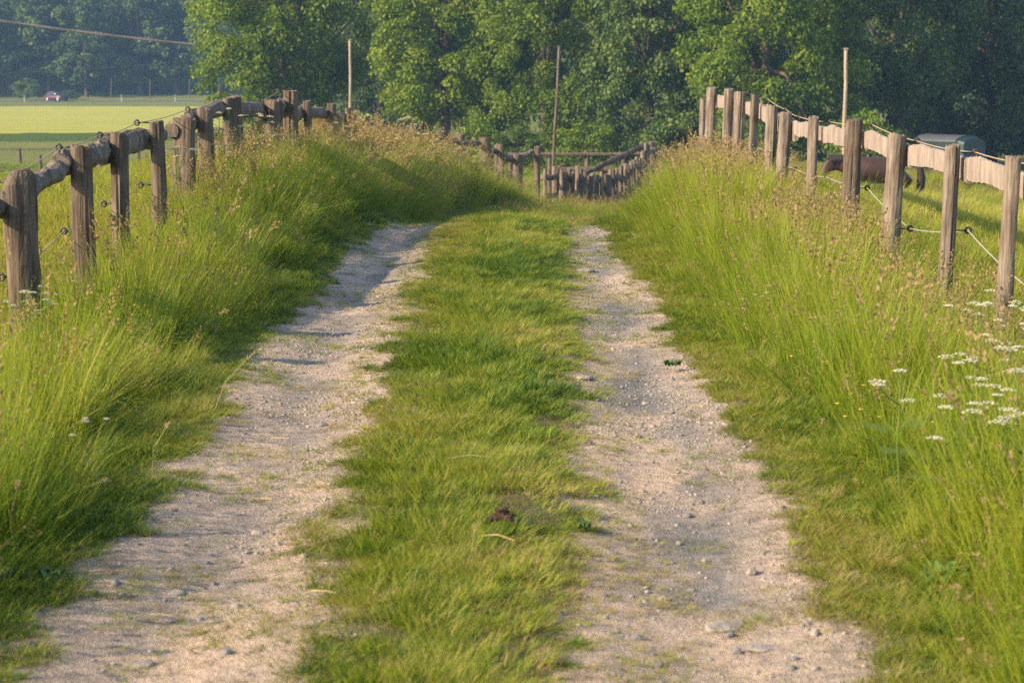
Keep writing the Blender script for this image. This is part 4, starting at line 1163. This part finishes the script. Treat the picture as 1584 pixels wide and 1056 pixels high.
for k, (px, py, Y) in enumerate([(356, 166, 21.6), (340, 172, 21.2), (396, 174, 23), (322, 196, 20.4), (302, 206, 19.6), (346, 214, 20.6), (412, 202, 24), (432, 207, 24.6), (482, 196, 28), (470, 214, 27), (522, 188, 31), (548, 188, 33), (575, 196, 34), (610, 192, 37), (634, 178, 38), (650, 205, 39), (676, 214, 41), (598, 205, 36), (508, 206, 29), (384, 204, 22.6), (704, 222, 43), (735, 232, 45), (270, 225, 18.6), (445, 225, 25)]):
    parsley(px, py, Y, k, 'cow parsley with yellowish white umbels along the crest of the left verge', 'cow parsley on the left verge', 1.25)
for k, (px, py, Y) in enumerate([(40, 448, 12.2), (72, 462, 12.0), (20, 470, 11.9), (60, 440, 12.6), (30, 590, 9.6), (140, 690, 8.2)]):
    parsley(px, py, Y, k + 2, 'pale green umbel at the foot of the nearest thick left fence post' if k < 4 else 'small pale umbel in the near left verge', 'umbels by the thick left post' if k < 4 else 'umbels in the near left verge', 1.0 if k < 4 else .5)
# buttercups
def gpt(px, py, hf=None):
    hf = hf or Hroad
    d = ray(px, py); lo, hi = 3.0, 80.0
    Yv = np.linspace(3.5, 70, 4000); X_ = d.x/d.y*Yv; Z_ = CAMZ + d.z/d.y*Yv
    k = np.argmax(Z_ < hf(X_, Yv)); return Vector((X_[k], Yv[k], float(hf(X_[k:k+1], Yv[k:k+1])[0])))
for k, (px, py) in enumerate([(1277, 503), (1294, 625), (1306, 645), (1335, 597), (1330, 634), (1224, 552), (1279, 560), (1360, 646), (1550, 770), (1505, 690)]):
    b = gpt(px, py + 70, H); t = at(px, py, b.y); o = empty('buttercup', b); tag(o, 'tiny yellow buttercup in the right verge grass', 'wildflower', 'buttercups in the right verge')
    mb = MB(); mb.tube([(0, 0, 0), (.01, 0, (t.z - b.z)*.6), t - b], [.0015, .0013, .001], 4); mb.build('stem', M['herb'], o)
    mb = MB(); c = t - b
    for q in range(5):
        a = q*1.2566; u = Vector((math.cos(a), math.sin(a), .5)); v_ = Vector((-math.sin(a), math.cos(a), 0))
        mb.add([c, c + u*.007 + v_*.006, c + u*.013, c + u*.007 - v_*.006], [(0, 1, 2, 3)])
    mb.build('flower', M['yellow_petal'], o)
# broad-leaved docks
def dock(px, py, n, L, label, seed):
    rq = random.Random(seed); b = gpt(px, py, H); o = empty('dock_plant', b); tag(o, label, 'weed')
    for k in range(n):
        a = rq.random()*6.283; up = .25 + .5*rq.random(); d = Vector((math.cos(a), math.sin(a), 0)); s_ = Vector((-math.sin(a), math.cos(a), 0)); l = L*(.7 + .5*rq.random())
        mb = MB(); rows = []
        for j in range(8):
            t = j/7; c = d*l*t*.8 + Vector((0, 0, l*(up*t - .75*up*t*t) + .02)); wv_ = l*.20*math.sin(math.pi*min(1, t*.92 + .06))**.8
            rows.append([c - s_*wv_ + Vector((0, 0, .02*math.sin(j*2.1))), c - Vector((0, 0, wv_*.25)), c + s_*wv_ + Vector((0, 0, .02*math.cos(j*1.9)))])
        for j in range(7):
            for q in range(2): mb.add([rows[j][q], rows[j][q+1], rows[j+1][q+1], rows[j+1][q]], [(0, 1, 2, 3)])
        lf = mb.build('leaf', M['dockleaf'], o, True)
M['dockleaf'] = plain('dock_leaf', (.05, .105, .012), .75, bump=.3, bscale=30, var=.3)
dock(1446, 905, 6, .17, 'broad leaved dock in the right verge near the bottom corner', 1)
dock(1465, 985, 4, .10, 'small dock below the larger one at the lower right', 2)
dock(640, 905, 5, .07, 'small broad leaved weed on the grassy crown, left side', 3)
dock(745, 965, 5, .06, 'small broad leaved weed on the grassy crown near the bottom', 4)
dock(40, 905, 5, .14, 'broad leaved dock at the lower left edge of the verge', 5)
dock(905, 822, 6, .07, 'flat dark weed on the crown right of the brown clod', 6)
dock(1040, 570, 5, .09, 'dark weed rosette in the right wheel rut', 7)
# clod of dried dung on the crown
M['dung'] = plain('dried_dung', (.055, .030, .018), .95, bump=1.0, bscale=60, var=.45)
b = gpt(778, 824); rq = random.Random(8); mb = MB()
for k in range(46):
    a = rq.random()*6.28; rr_ = .045*math.sqrt(rq.random()); q = .005 + .008*rq.random()
    mb.ball((math.cos(a)*rr_, math.sin(a)*rr_*.75, .004 + (.045 - rr_)*.75*rq.random()), (q*1.4, q, q*.8), 1, .7, rq)
for k in range(40):
    a = rq.random()*6.28; c0 = Vector((rq.uniform(-.03, .03), rq.uniform(-.02, .02), .01 + .02*rq.random())); b1 = rq.random()*6.28
    mb.tube([c0, c0 + Vector((math.cos(b1)*.022, math.sin(b1)*.018, rq.uniform(-.004, .02)))], [.0022, .0008], 4)
o = mb.build('dung_clod', M['dung'], None, False); o.location = b + Vector((0, 0, .045)); o.scale = (1.1, 1.1, 1.2); tag(o, 'dark brown clod of dried dung on the grassy crown of the track', 'clod')
# stones one can tell apart
M['bigstone'] = plain('stone', (.25, .215, .185), .9, bump=.7, bscale=26, var=.3); M['darkstone'] = plain('dark_stone', (.16, .155, .16), .9, bump=.7, bscale=26, var=.3)
def stone(px, py, s, flat, label, group=None, m='bigstone', seed=0):
    rq = random.Random(seed*7 + int(px)); b = gpt(px, py); mb = MB()
    mb.ball((0, 0, s*flat*.12), (s*.55, s*.42, s*flat*.5), 2, .22, rq); 
    for q in range(len(mb.v)):
        v = mb.v[q]; k = .78 + .44*vnoise(v[0]/s*2.2 + seed*3.7, v[1]/s*2.2 + v[2]/s*3, seed + int(px)); mb.v[q] = (v[0]*k, v[1]*k, v[2]*k)
    o = mb.build('stone', M[m]); o.location = b; o.rotation_euler = (0, 0, rq.random()*6.28); tag(o, label, 'stone', group)
stone(1162, 888, .045, .8, 'pale angular stone standing up at the right rim of the right rut')
stone(1120, 972, .13, .18, 'flat grey slab embedded in the right rut near the bottom')
stone(1180, 1004, .09, .2, 'rounded grey slab below the flat one in the right rut')
stone(270, 918, .08, .2, 'flat pale stone in the left rut near its grassy edge')
stone(215, 1032, .08, .3, 'broad pale stone at the bottom of the left rut')
stone(400, 825, .07, .35, 'low grey stone in the middle of the left rut')
stone(1000, 590 + 35, .06, .4, 'stone at the left rim of the right rut halfway up', seed=3)
stone(905, 586, .09, .3, 'flat stone where the crown meets the right rut')
stone(905, 420, .16, .25, 'pale flat rock in the far right rut')
sm = [(1090, 868), (1130, 985), (1230, 1020), (1262, 1036), (1140, 1010), (1085, 780), (1050, 842), (985, 990), (1020, 1030), (265, 884), (320, 872), (180, 905), (430, 842), (310, 960), (350, 1010), (470, 862), (420, 755), (500, 660), (1025, 930), (1070, 915), (960, 745), (1010, 660), (1040, 640), (925, 620), (1260, 982), (1225, 1036), (330, 905), (365, 940), (555, 770), (1150, 700)]
for k, (px, py) in enumerate(sm):
    lft = px < 600
    stone(px, py, .022 + .018*((k*37) % 10)/10, .7, 'small grey stone lying loose in the left rut' if lft else 'small grey stone lying loose in the right rut', 'loose stones in the left rut' if lft else 'loose stones in the right rut', 'darkstone' if k % 3 else 'bigstone', k)
# straws
M['straw'] = plain('dry_straw', (.48, .36, .17), .8)
for k, (x0, y0, x1, y1) in enumerate([(745, 850, 795, 854), (420, 682, 447, 684), (395, 776, 420, 777), (232, 958, 268, 958), (1330, 923, 1385, 912), (1175, 1050, 1215, 1046), (690, 726, 760, 722), (480, 920, 520, 922)]):
    a = gpt(x0, y0); b = gpt(x1, y1); mb = MB(); up = Vector((0, 0, .012 + .03*(500 < x0 < 900)))
    mb.tube([Vector((0, 0, 0)) + up, (b - a)*.5 + up*1.3, (b - a) + up], [.002, .0018, .0013], 5); o = mb.build('straw', M['straw']); o.location = a
    tag(o, 'dry straw lying on the grassy crown' if 500 < x0 < 900 else 'dry straw lying in a wheel rut', 'straw', 'straws on the crown' if 500 < x0 < 900 else 'straws in the ruts')
# the piece of curved dead stems standing over the left verge edge
M['deadstem'] = plain('dead_stem', (.30, .23, .10), .8)
for k, (px, py, hx, hy) in enumerate([(235, 745, 262, 655), (25, 860, 28, 745), (330, 640, 395, 545), (410, 470, 450, 430), (120, 790, 170, 745)]):
    b = gpt(px, py, H); t = at(hx, hy, b.y); o = empty('dry_grass_stalk', b); tag(o, ['curled dry stalk with husks at the left verge edge', 'upright pale stalk at the far lower left', 'long leaning dry stalk over the left rut', 'dry stalk bending over the far left rut', 'dry bent stalk in the dark left verge'][k], 'grass stalk')
    v = t - b; mb = MB(); P = [Vector((0, 0, 0)), v*.4 + Vector((-.02, 0, .04)), v*.8 + Vector((0, 0, .03)), v]; mb.tube(P, [.002, .0018, .0014, .001], 5); mb.build('stem', M['deadstem'], o)
    mb = MB(); rq = random.Random(k)
    for q in range(14):
        c = P[2].lerp(P[3], q/13) + Vector((rq.uniform(-.008, .008), rq.uniform(-.008, .008), rq.uniform(-.004, .008))); mb.ball(c, (.0028, .0028, .006), 1, .3, rq)
    mb.build('seed_head', M['deadstem'], o)
#>>PLANTS
#<<HAZE
# ------------------------------------------------------------------ haze over the valley
m, nt, out = mat('haze')
pv = N(nt, 'ShaderNodeVolumePrincipled'); pv.inputs['Color'].default_value = (.36, .62, 1.0, 1); pv.inputs['Density'].default_value = .00034
nt.links.new(pv.outputs[0], out.inputs['Volume'])
mb = MB(); mb.box((0, 230, 19), (420, 600, 62)); o = mb.build('haze', m); tag(o, kind='stuff')
#>>HAZE
